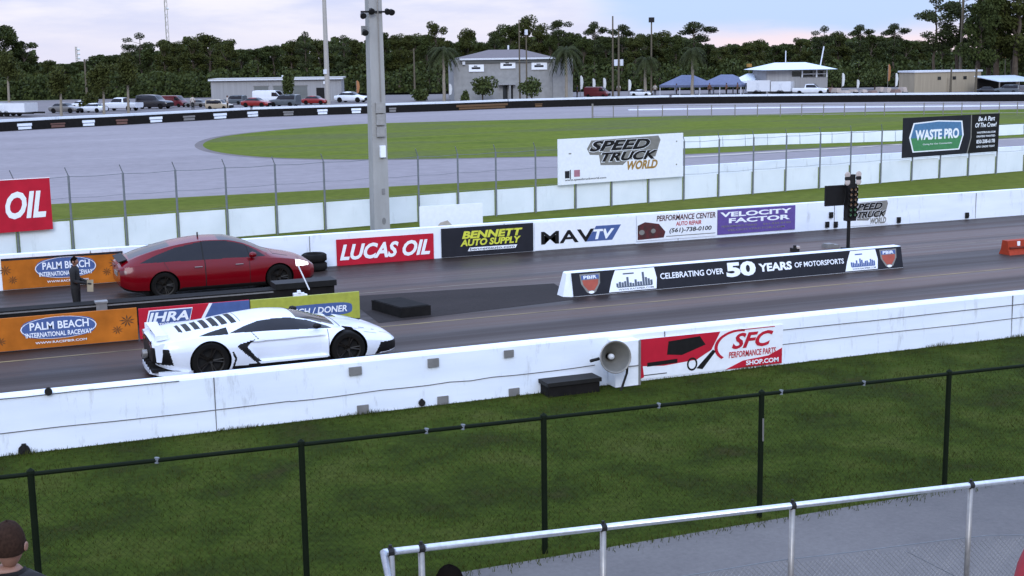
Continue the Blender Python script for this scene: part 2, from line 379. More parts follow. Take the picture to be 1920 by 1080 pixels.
sheet('track_line',[(38,69.0),(39.2,68.3),(55.9,70.1),(90,71.0),(90,71.35),(55.9,70.5),(39.2,68.75)],.014,mwl)
# ---------- near white concrete barrier ----------
Yf=21.45
t=thing('concrete_barrier','long white near track barrier with small grey plates and dark seams','barrier',(20,Yf,0))
mb=MB();mb.prism([(Yf-.02,0),(Yf,.9),(Yf+.02,.93),(Yf+.30,.93),(Yf+.32,.90),(Yf+.36,0)],-14,95,'x');mb.build('wall_body',mwhite,t)
msm=mat('dark_seam',(.12,.13,.15),.8)
def seam(x0,x1,z0,z1,k=14):
    mb=MB();px,pz=x0,z0
    for i in range(k):
        a=x0+(x1-x0)*(i+1)/k;b=z0+(z1-z0)*(i+1)/k+random.uniform(-.012,.012)
        mb.tube((px,Yf-.018,pz),(a,Yf-.018,b),.008,n=5);px,pz=a,b
    mb.build('cable',msm,t)
seam(-8,4.8,.40,.36);seam(4.8,10.45,.36,.40);seam(14.36,60,.69,.74,20);seam(14.43,60,.40,.46,20);seam(-8,3,.92,.915)
for x in (-4.7,3.55,11.9,20.2,28.5): MB().box((x,Yf-.022,.01),(x+.012,Yf+.01,.9)).build('panel_joint',msm,t)
for (x,z,ww,hh) in [(5.93,.77,.22,.14),(7.33,.77,.2,.15),(8.75,.79,.18,.13),(6.04,.08,.2,.16),(7.49,.08,.2,.15),(8.84,.08,.2,.14)]:
    MB().box((x-ww/2,Yf-.05,z-hh/2),(x+ww/2,Yf-.015,z+hh/2)).build('marker_plate',mgrey,t)
for (x,z,s_) in [(.58,.06,.09),(7.1,.08,.06),(.15,.42,.05),(1.0,.955,.06)]:
    MB().tube((x,Yf-.06,z),(x,Yf-.01,z),s_,n=10).tube((x,Yf-.04,z),(x,Yf-.04,z+s_*1.2),s_*.4,n=6).build('wall_bracket',mdark,t)
# white wooden box and horn loudspeaker
t=thing('equipment_box','pale white plywood box against the barrier behind the horn','box',(11.0,21.2,0))
MB().box((10.72,21.13,.02),(11.22,21.42,.86)).build('box_body',msign,t)
MB().box((10.70,21.115,.38),(11.24,21.128,.40)).box((11.19,21.118,.02),(11.235,21.1285,.86)).build('box_trim',mgrey,t)
t=thing('horn_loudspeaker','round grey horn loudspeaker on a bent pipe stand by the barrier','loudspeaker',(10.75,20.8,0))
c=Vector((10.52,20.95,.66));ax=Vector((-.12,-1,.18))
mh=mat('horn_grey_metal',(.24,.26,.27),.45,metal=.3,sc=6)
MB().lathe([(.30,.283),(.31,.277),(.29,.262),(.20,.23),(.06,.12),(-.08,.06),(-.1,.045)],c,ax,28).build('horn_bell',mh,t,smooth=True)
MB().lathe([(.285,.290),(.30,.297),(.318,.290),(.312,.279)],c,ax,28).build('horn_rim',mgal,t,smooth=True)
MB().lathe([(-.30,.0),(-.30,.09),(-.12,.10),(-.08,.05)],c,ax,16).build('driver_unit',mdark,t,smooth=True)
MB().lathe([(-.02,.0),(.02,.055),(.10,.05),(.13,.0)],c,ax,14).build('centre_plug',mwlet,t,smooth=True)
MB().tube((10.88,20.95,.62),(10.86,20.95,.3),.022).tube((10.86,20.95,.32),(10.74,20.95,.0),.022).tube((10.75,20.98,.62),(10.9,20.95,.62),.02).build('stand_pipe',mdark,t)
MB().tube((10.12,20.93,.62),(10.30,20.95,.64),.03).build('side_clamp',mdark,t)
t=thing('low_crate','low black crate on the grass at the foot of the barrier','crate',(9.9,21.2,0))
MB().box((9.35,21.05,0),(10.36,21.40,.24)).build('crate_body',mrub,t)
MB().box((9.32,21.02,.2),(10.39,21.43,.27)).build('crate_lid',mdark,t)
# SFC banner
B=flat_sign('advertising_banner','white and red banner with a red car and SFC lettering, right of the horn',11.30,14.50,.04,.80,Yf-.035,msign)
B.shape([(0,1.0),(.56,.99),(.50,.55),(.40,.34),(.18,.28),(.0,.34)],mred,.004,'red_car_art')
B.shapes([[(.21,.88),(.42,.93),(.46,.7),(.30,.5),(.20,.55)],[(.07,.30),(.27,.32),(.27,.42),(.07,.40)]],mblack,.006,'car_window_art')
B.shapes([[(0,.34),(.04,.34),(.05,.05),(.02,.0),(0,0)]],mred,.005,'red_edge_art')
B.shapes([[(.60,.0),(.995,.0),(.995,.40),(.90,.24),(.72,.18)]],mred,.005,'red_corner_art')
B.shapes(ring(.37,.24,.035,.17,.010,0,2*pi)[:],mblack,.006,'wheel_art');B.shape([(.40,.12),(.44,.08),(.53,.5),(.51,.55)],mblack,.006,'fender_art');B.shape(rect(.05,.2,.08,.10),mblack,.006,'bumper_art')
B.shapes(ring(.69,.58,.17,.42,.022,pi*.42,pi*1.25),mred,.006,'swoosh')
B.shape(rect(.70,.94,.97,.99),mred,.006,'rule')
B.text('SFC',.64,.93,.50,.90,mred,.03,.35)
B.text('PERFORMANCE PARTS',.62,.95,.28,.44,mred,.02,.1)
B.text('SHOP.COM',.74,.97,.05,.17,mwlet,.03,0,.009)
# ---------- far white wall ----------
Yw=37.72
t=thing('concrete_wall','long white far track wall carrying the sponsor banners','wall',(20,Yw,0))
MB().prism([(Yw-.02,0),(Yw,.95),(Yw+.28,.95),(Yw+.3,0)],-16,160,'x').build('wall_body',mwhite,t)
for i in range(14): MB().box((-3+i*6.1,Yw-.024,.02),(-2.985+i*6.1,Yw-.012,.93)).build('panel_joint',msm,t)
for x,z in [(27.2,.18),(27.55,.16),(30.2,.16),(33.2,.15),(27.35,.5)]:
    MB().box((x-.07,Yw-.08,z-.1),(x+.07,Yw-.021,z+.1)).tube((x,Yw-.08,z),(x,Yw-.12,z),.05,n=8).build('wall_lamp',mdark,t)
Ys=Yw-.045
def fwb(u0,u1,z0,z1,name,label,face):
    return flat_sign(name,label,atX(u0,470,Ys),atX(u1,450,Ys),z0,z1,Ys,face)
def palm_art(B,cx,cy,s,asp):
    out=[]
    for k in range(9):
        a=k*2*pi/9+.2;out.append([(cx,cy),(cx+s*cos(a-.16)*.6,cy+s*asp*sin(a-.16)*.6),(cx+s*cos(a),cy+s*asp*sin(a)),(cx+s*cos(a+.16)*.6,cy+s*asp*sin(a+.16)*.6)])
    return out
mpalm=mat('palm_print',(.10,.045,.01),.6)
def palm_beach(B,n0):
    asp=3.6
    B.shape(ell(n0,.60,.245,.32,26,3.),mblue,.004,'blue_oval')
    B.shapes(ring(n0,.60,.252,.34,.007,0,2*pi,26),mwlet,.005,'oval_rim')
    B.text('PALM BEACH',n0-.19,n0+.20,.56,.80,mwlet,.02,0,.008)
    B.text('INTERNATIONAL RACEWAY',n0-.22,n0+.22,.34,.49,mwlet,.02,0,.008)
    B.text('WWW.RACEPBIR.COM',n0-.16,n0+.18,.13,.20,mwlet,.01,0,.008)
    B.shapes(palm_art(B,.93,.62,.055,asp)+palm_art(B,.86,.36,.04,asp)+palm_art(B,.03,.62,.05,asp)+palm_art(B,.085,.30,.04,asp),mpalm,.005,'palm_emblem')
B=flat_sign('advertising_banner','orange Palm Beach banner on the far wall behind the red car',atX(3,510,Ys),3.95,.02,.86,Ys,morange);palm_beach(B,.52)
B.shape(rect(0,1,.93,1),mnavy,.004,'dark_border')
B=fwb(631,813,.0,.78,'advertising_banner','red Lucas Oil banner on the far wall beside the light pole',mred);B.text('LUCAS OIL',.03,.96,.20,.80,mwlet,.035,.3)
B=fwb(828,1000,.02,.90,'advertising_banner','black banner with yellow Bennett Auto Supply lettering on the far wall',mnavy)
B.text('BENNETT',.22,.88,.60,.86,myellow,.045,.2);B.text('AUTO SUPPLY',.20,.86,.34,.58,myellow,.04,.2);B.shape(rect(.28,.80,.16,.28,.02),mwlet,.005,'web_strip');B.text('bennettauto.com',.30,.79,.18,.27,mnavy,.01,.1,.008)
B=fwb(1003,1192,.02,.90,'advertising_banner','white MAVTV banner with black and blue lettering on the far wall',msign)
B.text('MAV',.06,.58,.20,.66,mblack,.02,0);B.shape([(.50,.20),(.76,.20),(.85,.74),(.60,.74)],mblue,.004,'blue_slant');B.text('TV',.57,.78,.26,.62,mwlet,.04,.2,.01)
B=fwb(1194,1344,.08,.92,'advertising_banner','white Performance Center auto repair banner with a red car picture',msign)
mmar=mat('maroon_print',(.14,.02,.025),.5,sc=6,col2=(.03,.02,.02))
B.shape([(.01,.05),(.33,.08),(.35,.3),(.27,.62),(.10,.72),(.01,.6)],mmar,.004,'car_art');B.shapes([ell(.06,.33,.035,.1,12),ell(.20,.36,.03,.09,12)],mgrlet,.006,'car_lamp_art')
B.text('PERFORMANCE CENTER',.24,.98,.72,.94,mmar,.02,.15);B.text('AUTO REPAIR',.48,.80,.50,.66,mred,.02,.15);B.text('(561)-738-0100',.40,.93,.20,.42,mblack,.02,.15);B.shape(rect(.36,.98,.10,.13),mgrlet,.004,'rule')
B=fwb(1345,1490,.10,.92,'advertising_banner','purple Velocity Factor banner on the far wall',mpurple)
B.text('VELOCITY',.03,.95,.70,.90,mwlet,.035,0);B.text('FACTOR',.14,.93,.44,.64,mwlet,.035,0)
B.text('PERFORMANCE TUNING',.05,.50,.28,.36,mgrlet,.01,0);B.text('561-555-0100',.58,.94,.28,.36,mgrlet,.01,0);B.text('VELOCITYFACTOR.COM',.12,.86,.12,.2,mgrlet,.01,0)
def truck_logo(B,a0,a1,b0,b1,gold=True):
    def A(x): return a0+(a1-a0)*x
    def C(y): return b0+(b1-b0)*y
    B.shape([(A(0),C(.68)),(A(.06),C(.95)),(A(.97),C(1.0)),(A(1.0),C(.85)),(A(.93),C(.30)),(A(.55),C(.24)),(A(.48),C(.08)),(A(.18),C(.12)),(A(.16),C(.46)),(A(.04),C(.48))],mgrlet,.003,'logo_backing')
    B.text('SPEED',A(.02),A(.86),C(.56),C(.94),mwlet,.055,.35,.006);B.text('SPEED',A(.03),A(.855),C(.58),C(.93),mblack,.04,.35,.011)
    B.text('TRUCK',A(.18),A(.97),C(.20),C(.54),mwlet,.055,.35,.006);B.text('TRUCK',A(.19),A(.965),C(.22),C(.53),mblack,.04,.35,.011)
    B.text('WORLD',A(.54),A(.96),C(-.10),C(.20),mgold if gold else mgrlet,.04,.3,.008)
B=fwb(1592,1664,.06,.90,'painted_logo_board','small white board with striped truck logo on the far wall behind the starting lights',msign);truck_logo(B,.0,.98,.12,.98,False)
# ---------- divider: left row of sponsor boards ----------
Yd=29.45
def dv(u0,u1,z0,z1,label,face,v=620):
    B=flat_sign('advertising_board',label,atX(u0,v,Yd),atX(u1,v,Yd),z0,z1,Yd,face,th=.06);return B
X0=-3.0
B=flat_sign('advertising_board','orange Palm Beach board with palm silhouettes in the near divider row',.52-1.5*0-.28,atX(258,610,Yd),.02,.72,Yd,morange,th=.06);palm_beach(B,.47)
t=thing('advertising_board','orange board end reaching in from the left edge of the divider','banner',(-1.7,Yd,0));MB().box((-3.7,Yd,.02),(.2,Yd+.06,.72)).build('face_panel',morange,t)
B=dv(262,470,.02,.69,'red and blue IHRA board behind the white car tail',mred)
B.shape([(.50,0),(1,0),(1,1),(.66,1)],mblue,.004,'blue_field');B.shape([(.47,0),(.50,0),(.66,1),(.63,1)],mwlet,.005,'stripe')
B.shape(rect(.05,.44,.34,.92,.04),mwlet,.005,'lettering_backing');B.shape(rect(.06,.435,.37,.89,.04),mblue,.006,'lettering_field')
B.text('IHRA',.08,.44,.52,.84,mwlet,.03,.25,.009);B.text('MOTORSPORTS',.10,.42,.40,.48,mwlet,.02,.2,.009)
B=dv(472,676,.06,.68,'lime green board with blue pill and white lettering behind the white car',mgreen)
B.shape(ell(.62,.42,.31,.24,24,4),mblue,.004,'blue_pill');B.text('NCH / DONER',.36,.88,.30,.54,mwlet,.02,.15,.008)
B.shape(rect(.0,1.,-.09,-.0),mnavy,.004,'base_strip')
t=thing('track_divider_wall','long low black wall behind the divider sponsor boards','barrier',(2,31.4,0))
MB().prism([(31.25,0),(31.25,.56),(31.75,.56),(31.8,0)],-8,8.2,'x').build('wall_body',mrub,t)
MB().box((6.75,31.2,.56),(8.25,31.78,.70)).build('raised_end',mblack,t)
MB().box((-8,31.235,.50),(6.7,31.249,.53)).build('edge_strip',mgrey,t)
t=thing('electrical_box','small grey box on the black divider wall beside the standing person','box',(2.75,31.4,.56))
MB().box((2.62,31.18,.42),(2.86,31.4,.60)).box((2.60,31.16,.58),(2.88,31.42,.62)).build('box_body',mgrey,t)
# white camera arm at end of divider
t=thing('sensor_arm','white slanting rod with a small white sensor box above the lime green board','sensor',(7.3,30.6,0))
p0=onY(580,543,31.0);p1=onY(560,500,31.0)
MB().tube(p0,p1,.016).build('rod',mwlet,t)
q=onY(560,553,30.9)
MB().box((q.x-.13,30.85,q.z-.04),(q.x+.13,30.95,q.z+.05)).box((q.x-.03,30.83,q.z+.05),(q.x+.04,30.93,q.z+.11)).tube((q.x+.13,30.9,q.z),(q.x+.2,30.9,q.z-.02),.03).build('sensor_housing',mwlet,t)
MB().tube((q.x,30.93,q.z-.03),(q.x+.02,31.1,.0),.02).build('support_leg',mdark,t)
# black foam mat
t=thing('foam_block','low black foam block lying on the dark start pad','block',(9.7,30.8,0),radians(0))
fl_,ff_,fr_=G(697,581),G(752,597),G(808,591);fb_=fl_+fr_-ff_
mb=MB();pts=[(q.x,q.y) for q in (fl_,ff_,fr_,fb_)];mb.prism(pts,0.012,.24,'z');mb.build('block_body',mrub,t)
mb=MB();cx,cy=(fl_.x+fr_.x)/2,(fl_.y+fr_.y)/2;mb.prism([((x-cx)*.93+cx,(y-cy)*.93+cy) for x,y in pts],.24,.252,'z');mb.build('top_pad',mrub,t)
# ---------- 50 years divider block ----------
Y5=29.95
t=thing('divider_barrier','long low barrier wrapped in navy banner celebrating 50 years of motorsports','barrier',(19,Y5,0))
xa,xb=13.95,24.2
MB().prism([(Y5-.02,0),(Y5+.12,.60),(Y5+.42,.60),(Y5+.56,0)],xa,xb,'x').build('wall_body',mwhite,t)
# tapered white end
mb=MB();mb.add([(xa,Y5-.02,0),(xa,Y5+.12,.60),(xa,Y5+.42,.60),(xa,Y5+.56,0),(xa-.18,Y5+.1,0),(xa-.05,Y5+.16,.58),(xa-.05,Y5+.38,.58),(xa-.18,Y5+.46,0)],[(0,1,5,4),(1,2,6,5),(2,3,7,6),(4,5,6,7)]);mb.build('end_cap',msign,t)
B=Banner(t,(xa,Y5-.024,0.015),(xb-xa,0,0),(0,.136,.575))
B.shape(rect(0.005,1,.0,1),mnavy,.004,'banner_wrap')
msil=mat('skyline_print',(.09,.13,.20),.5)
mshr=mat('shield_print',(.42,.09,.06),.5,sc=6)
def shield(B,c):
    B.shape([(c-.028,.92),(c+.028,.92),(c+.026,.5),(c+.012,.12),(c,.05),(c-.012,.12),(c-.026,.5)],mgrlet,.006,'shield_rim')
    B.shape([(c-.022,.66),(c+.022,.66),(c+.020,.45),(c+.008,.2),(c-.008,.2),(c-.020,.45)],mshr,.008,'shield_field')
    B.shape(rect(c-.024,c+.024,.68,.86),mblue,.008,'shield_band');B.text('PBIR',c-.018,c+.018,.70,.84,mwlet,.02,0,.01)
    B.shape(ell(c,.12,.008,.06,10),mwlet,.008,'shield_star')
shield(B,.055);shield(B,.955)
def skyline(B,a,b,seed,blue=False):
    random.seed(seed)
    B.shape([(a-.012,.04),(b-.002,.04),(b+.002,.5),(b-.003,.97),(a+.01,.97),(a-.003,.5)],mwlet,.006,'white_field')
    w_=(b-a);sh=[]
    for i in range(14):
        x=a+w_*(.08+.84*i/14);h=.12+.3*random.random()*(1.5 if i in(4,5,10,11) else .6)
        sh.append(rect(x,x+w_*.05,.24,.24+h))
    sh.append(rect(a+w_*.1,a+w_*.9,.2,.24));sh.append(rect(a+w_*.25,a+w_*.5,.76,.82))
    B.shapes(sh,mblue if blue else msil,.008,'skyline_emblem');B.text('WWW.RACEPBIR.COM',a+w_*.12,a+w_*.92,.08,.16,msil,.01,0,.009)
skyline(B,.115,.238,3);skyline(B,.822,.917,9,True)
B.text('CELEBRATING OVER',.250,.435,.42,.68,mwlet,.015,0,.008)
B.text('50',.443,.532,.24,.90,mwlet,.05,0,.008)
B.text('YEARS',.541,.643,.36,.74,mwlet,.04,0,.008)
B.text('OF MOTORSPORTS',.652,.808,.42,.66,mwlet,.015,0,.008)
random.seed(11)
# ---------- starting light tree ----------
X,Y=25.05,33.6
t=thing('starting_light_tree','black drag race starting light tree on a thin post beyond the divider','starting lights',(X,Y,0))
MB().tube((X,Y,0),(X,Y,1.0),.055,n=10).build('post',mblack,t)
MB().box((X-.16,Y-.16,0),(X+.16,Y+.16,.05)).build('base_plate',mdark,t)
MB().box((X-.13,Y-.10,.88),(X+.20,Y+.10,2.02)).build('light_housing',mblack,t)
MB().box((X-.82,Y+.06,1.36),(X-.16,Y+.14,1.98)).build('side_panel',mblack,t)
MB().box((X-.16,Y+.02,1.5),(X-.12,Y+.1,1.9)).box((X-.12,Y-.06,2.02),(X+.16,Y+.06,2.3)).build('mounting_frame',mdark,t)
mlens=mat('unlit_amber_lens',(.20,.13,.07),.2,sc=3);mlensg=mat('unlit_green_lens',(.05,.16,.07),.2);mlensw=mat('clear_lens',(.55,.53,.55),.15)
for i in range(3):
    for s_ in (-.17,.24):
        o=MB().lathe([(0,.0),(.03,.07),(.07,.095),(.09,.10),(.10,.06),(.10,0)],(X+s_,Y-.02,2.08+i*.11),(0,-1,0),12).build('stage_lamp',mlensw if i!=1 else mdark,t)
for i in range(6):
    for s_ in (-.03,.13):
        z=1.85-i*.155
        l=MB().lathe([(0,0),(.02,.045),(0,.06)],(X+s_,Y-.105,z),(0,-1,0),12).build('lens',mlens if i<4 else mlensg,t)
        MB().lathe([(0,.066),(.07,.066),(.07,.072),(0,.072)],(X+s_,Y-.10,z),(0,-1,0),12).build('lamp_hood',mdark,t)
mb=MB()
for i in range(7): mb.box((X+.20,Y-.08,.98+i*.15),(X+.25,Y+.02,1.03+i*.15))
mb.build('side_fin',mlensw,t)
t=thing('small_floor_lamp','tiny black sensor lamp on the road left of the starting tree','sensor',(23,33.6,0))
p=G(1490,472);MB().box((p.x-.12,p.y-.08,.0),(p.x+.12,p.y+.08,.12)).tube((p.x,p.y,.12),(p.x,p.y,.2),.05).build('sensor_body',mdark,t);MB().box((p.x+.02,p.y-.09,.10),(p.x+.13,p.y+.05,.17)).build('reflector',mlensw,t)
p=G(1557,464);t=thing('equipment_case','pale flat case lying on the road beside the starting tree','case',p);MB().box((p.x-.22,p.y-.15,0),(p.x+.22,p.y+.15,.10)).box((p.x-.2,p.y-.13,.10),(p.x+.05,p.y+.13,.13)).build('case_body',mgrey,t)
mor=mat('orange_plastic',(.38,.05,.02),.6,spec=.2)
p=G(1886,480);t=thing('orange_plastic_barrier','orange water filled barrier with a white sticker on the right of the road','barrier',p)
MB().prism([(p.y,0),(p.y+.08,.16),(p.y+.12,.42),(p.y+.34,.42),(p.y+.38,.16),(p.y+.46,0)],p.x+.15,p.x+2.1,'x').build('barrier_body',mor,t)
MB().box((p.x+.2,p.y+.03,.20),(p.x+1.9,p.y+.088,.24)).build('groove',mat('dark_orange_groove',(.2,.03,.015),.6),t)
MB().box((p.x+.5,p.y+.085,.26),(p.x+.6,p.y+.115,.39)).build('sticker',mwlet,t)
p=G(590,505);t=thing('tyre_stack','black tyre stack against the far wall ahead of the red car','tyres',(p.x,37.3,0))
mb=MB()
for k in range(2): mb.lathe([(-.1,.22),(-.12,.3),(-.08,.36),(.08,.36),(.12,.3),(.1,.22),(-.1,.22)],(p.x-.05,37.2,.13+.25*k),(0,0,1),18)
mb.build('tyre',mrub,t,smooth=True)
# ---------- big concrete light pole ----------
def pole(name,label,base,h,r0,r1,m,n=8,group=None):
    t=thing(name,label,'pole',base,0,group);MB().tube(base,(base[0],base[1],h),r0,r1,n).build('shaft',m,t,smooth=False);return t
px,py=onY(713,432,43.0).x,43.0
t=thing('light_pole','thick square concrete light pole with junction boxes between wall and fence','pole',(px,py,0))
a=.27;b=.18;hh=15.
MB().add([(px-a,py-a,0),(px+a,py-a,0),(px+a,py+a,0),(px-a,py+a,0),(px-b,py-b,hh),(px+b,py-b,hh),(px+b,py+b,hh),(px-b,py+b,hh)],[(0,3,2,1),(4,5,6,7),(0,1,5,4),(1,2,6,5),(2,3,7,6),(3,0,4,7)]).build('shaft',mconc,t)
def zp(v): return onY(713,v,py-.28).z
mbx=mat('junction_box_paint',(.34,.37,.41),.5)
for (v0,v1,wd,mm) in [(192,212,.30,mbx),(214,234,.28,mbx),(238,256,.28,mbx)]:
    MB().box((px-wd/2+.03,py-.36,zp(v1)),(px+wd/2+.03,py-.23,zp(v0))).build('junction_box',mm,t)
MB().box((px-.02,py-.36,zp(295)),(px+.17,py-.24,zp(273))).build('meter_box',mwlet,t)
MB().box((px+.02,py-.282,zp(365)),(px+.12,py-.24,zp(354))).build('number_tag',mgrey,t)
MB().add(*[[(px+.06+.07*cos(i*pi/5),py-.275,zp(415)+.12*sin(i*pi/5)) for i in range(10)],[tuple(range(10))]]).build('hand_hole_cover',mgrey,t)
MB().tube((px+.07,py-.29,zp(192)),(px+.05,py-.27,11),.018,n=6).build('conduit',mgal,t)
zt=zp(22)
MB().box((px-.5,py-.27,zt-.03),(px+.55,py-.20,zt+.03)).build('cross_bracket',mdark,t)
for dx,dz in((-.47,-.08),(-.18,.06),(.36,.05),(.5,.03),(-.42,-.62)):
    l=MB().lathe([(-.05,.04),(0,.07),(.14,.11),(.15,.10),(.16,0)],(px+dx,py-.29,zt+dz),(.0,-1,-.5),12).build('camera_lamp',mdark,t)
MB().box((px-.50,py-.3,zt-.75),(px-.3,py-.2,zt-.45)).build('side_box',mgrey,t)
# white sheet leaning before the fence
t=thing('white_sheet_panel','plain white panel with grey stain between the light pole and the banners','panel',(16,41,0))
xs0,xs1=atX(787,400,41),atX(905,395,41)
MB().box((xs0,41,.0),(xs1,41.05,1.22)).build('panel_face',msign,t)
MB().add([(xs0+.35,40.995,.28),(xs0+1.35,40.995,.30),(xs0+.95,40.995,.72),(xs0+.7,40.995,.66)],[(0,1,2,3)]).build('stain',mat('pale_grey_stain',(.5,.5,.5),.7),t)
MB().box((xs0+.3,41.05,0),(xs0+.36,41.5,.05)).box((xs1-.36,41.05,0),(xs1-.3,41.5,.05)).tube((xs0+.33,41.06,1.0),(xs0+.33,41.5,.03),.02).tube((xs1-.33,41.06,1.0),(xs1-.33,41.5,.03),.02).build('support_prop',mgal,t)
# ---------- tall fence with white lower panels ----------
def fenceY(x): return 44.5+.15*(x-3)
def fpt(u,v=400):
    d=ray(u,v);t=(44.5-.45)/(d.y-.15*d.x);return Vector((d.x*t,d.y*t,0))
fu=[-175,-72,30,133,235,333,426,519,610,700,786,860,931,1005,1080,1147,1216,1282,1347,1411,1472,1535,1592,1649,1707,1759,1812,1864,1916,1966,2015,2062,2108]
FP=[fpt(u) for u in fu]
t=thing('panel_fence','tall wire fence with white lower panels running beyond the far wall','fence',(FP[0].x,FP[0].y,0))
for i,p in enumerate(FP):
    MB().tube((p.x,p.y,0),(p.x,p.y,2.45),.035,n=8).tube((p.x,p.y,2.45),(p.x-.1,p.y-.05,2.72),.016,n=6).build('post',mgrayp,t)
mpf=mpanel
for a,b in zip(FP,FP[1:]):
    d=(b-a).normalized()*.06;q=a+d;r=b-d
    MB().add([(q.x,q.y+.05,.04),(r.x,r.y+.05,.04),(r.x,r.y+.05,1.0),(q.x,q.y+.05,1.0),(q.x,q.y+.08,.04),(r.x,r.y+.08,.04),(r.x,r.y+.08,1.0),(q.x,q.y+.08,1.0)],[(0,1,2,3),(7,6,5,4),(0,4,5,1),(1,5,6,2),(2,6,7,3),(3,7,4,0)]).build('white_panel',mpf,t)
for z,rr in((2.42,.009),(1.75,.006),(1.08,.006)):
    mb=MB()
    for a,b in zip(FP,FP[1:]):
        m_=(a+b)/2;mb.tube((a.x,a.y,z),(m_.x,m_.y,z-.03),rr,n=5,cap=False).tube((m_.x,m_.y,z-.03),(b.x,b.y,z),rr,n=5,cap=False)
    mb.build('line_wire',mgrayp,t)
# pale guard wall beyond the fence on the right
GW=[G(1150,340),G(1282,331),G(1440,320),G(1600,309),G(1800,297),G(2000,286)]
t=thing('guard_wall','low pale guard wall right behind the panel fence below the billboards','wall',GW[0])
mb=MB()
for a,b in zip(GW,GW[1:]): mb.add([(a.x,a.y,0),(b.x,b.y,0),(b.x,b.y+.2,0),(a.x,a.y+.2,0),(a.x,a.y,.5),(b.x,b.y,.5),(b.x,b.y+.2,.5),(a.x,a.y+.2,.5)],[(0,3,2,1),(4,5,6,7),(0,1,5,4),(1,2,6,5),(2,3,7,6),(3,0,4,7)])
mb.build('wall_body',mwhite,t)
# billboards fixed on the fence
def board(name,label,u0,u1,z0,z1,face,off=-.12):
    a=fpt(u0);b=fpt(u1);return flat_sign(name,label,a.x,b.x,z0,z1,a.y+off,face,'billboard',.05,y1=b.y+off)
a=fpt(97)
B=board('billboard','red Lucas Oil billboard cut by the left edge above the orange banner',-180,97,.80,2.45,mred);B.text('LUCAS OIL',.05,.96,.24,.76,mwlet,.035,.25)
B.shape(rect(.0,1.,.985,1.),mwlet,.004,'top_trim')
B=board('billboard','large white truck race billboard standing on the fence',1045,1277,1.02,2.80,msign)
truck_logo(B,.22,.81,.30,.97)
B.shape(rect(.05,.085,.14,.30),mnavy,.004,'small_emblem');B.shape(rect(.088,.095,.12,.32),mnavy,.004,'small_emblem');B.shape(rect(.12,.165,.16,.31),mat('pink_print',(.45,.22,.33),.5),.004,'small_emblem')
B.text('www.speedtruckworld.com',.05,.37,.065,.125,mnavy,.01,0)
B.shapes([rect(.08,.10,.66,.69),rect(.94,.95,.80,.83),rect(.94,.95,.27,.30)],mgrlet,.004,'bolt_mark')
B=board('billboard','dark Waste Pro billboard with blue and green shield on the fence',1685,1862,1.12,2.95,mnavy)
B.shape([(.10,.12),(.58,.12),(.62,.5),(.60,.86),(.35,.90),(.10,.86),(.06,.5)],mwlet,.004,'shield_rim')
B.shape([(.11,.15),(.57,.15),(.605,.48),(.075,.48)],mat('green_print',(.06,.30,.13),.5),.006,'shield_lower')
B.shape([(.075,.48),(.605,.48),(.588,.83),(.35,.87),(.11,.83)],mat('bright_blue_print',(.08,.24,.52),.5),.006,'shield_upper')
B.text('WASTE PRO',.12,.57,.42,.68,mwlet,.04,0,.009);B.text('Caring For Our Communities',.2,.5,.28,.33,mwlet,.01,0,.009)
B.shape([(.66,0),(.67,0),(.705,.4),(.70,1),(.69,1),(.695,.4)],mgrlet,.004,'divider_curve')
B.shape([(.67,0),(1,0),(1,1),(.70,1),(.705,.4)],mblack,.005,'black_field')
B.text('Be A Part',.77,.95,.82,.94,mwlet,.02,.2,.008);B.text('Of The Crew!',.74,.97,.66,.78,mwlet,.02,.2,.008)
for i,(s_,z,h) in enumerate([('WASTEPROUSA.COM',.50,.05),('DRIVERS WANTED',.40,.05),('850-208-6178',.24,.10),('APPLY ONLINE TODAY',.13,.05)]): B.text(s_,.76,.96,z,z+h,mwlet,.02,0,.008)
mb=MB()
for u in (1075,1150,1245): p=fpt(u);mb.tube((p.x,p.y-.06,0),(p.x,p.y-.06,1.1),.03)
# ---------- low white wall on the infield ----------
W=[G(1270,279),G(1440,272),G(1680,265),G(1920,252),G(2200,243)]
t=thing('infield_block_wall','low white segmented wall on the far infield grass behind the billboards','wall',W[0])
for a,b in zip(W,W[1:]):
    n=6 if (b-a).length>12 else 4
    for i in range(n):
        p=a.lerp(b,i/n);q=a.lerp(b,(i+.97)/n);h=.72
        MB().add([(p.x,p.y,0),(q.x,q.y,0),(q.x,q.y+.3,0),(p.x,p.y+.3,0),(p.x,p.y+.05,h),(q.x,q.y+.05,h),(q.x,q.y+.25,h),(p.x,p.y+.25,h)],[(0,3,2,1),(4,5,6,7),(0,1,5,4),(1,2,6,5),(2,3,7,6),(3,0,4,7)]).build('wall_block',mpanel,t)
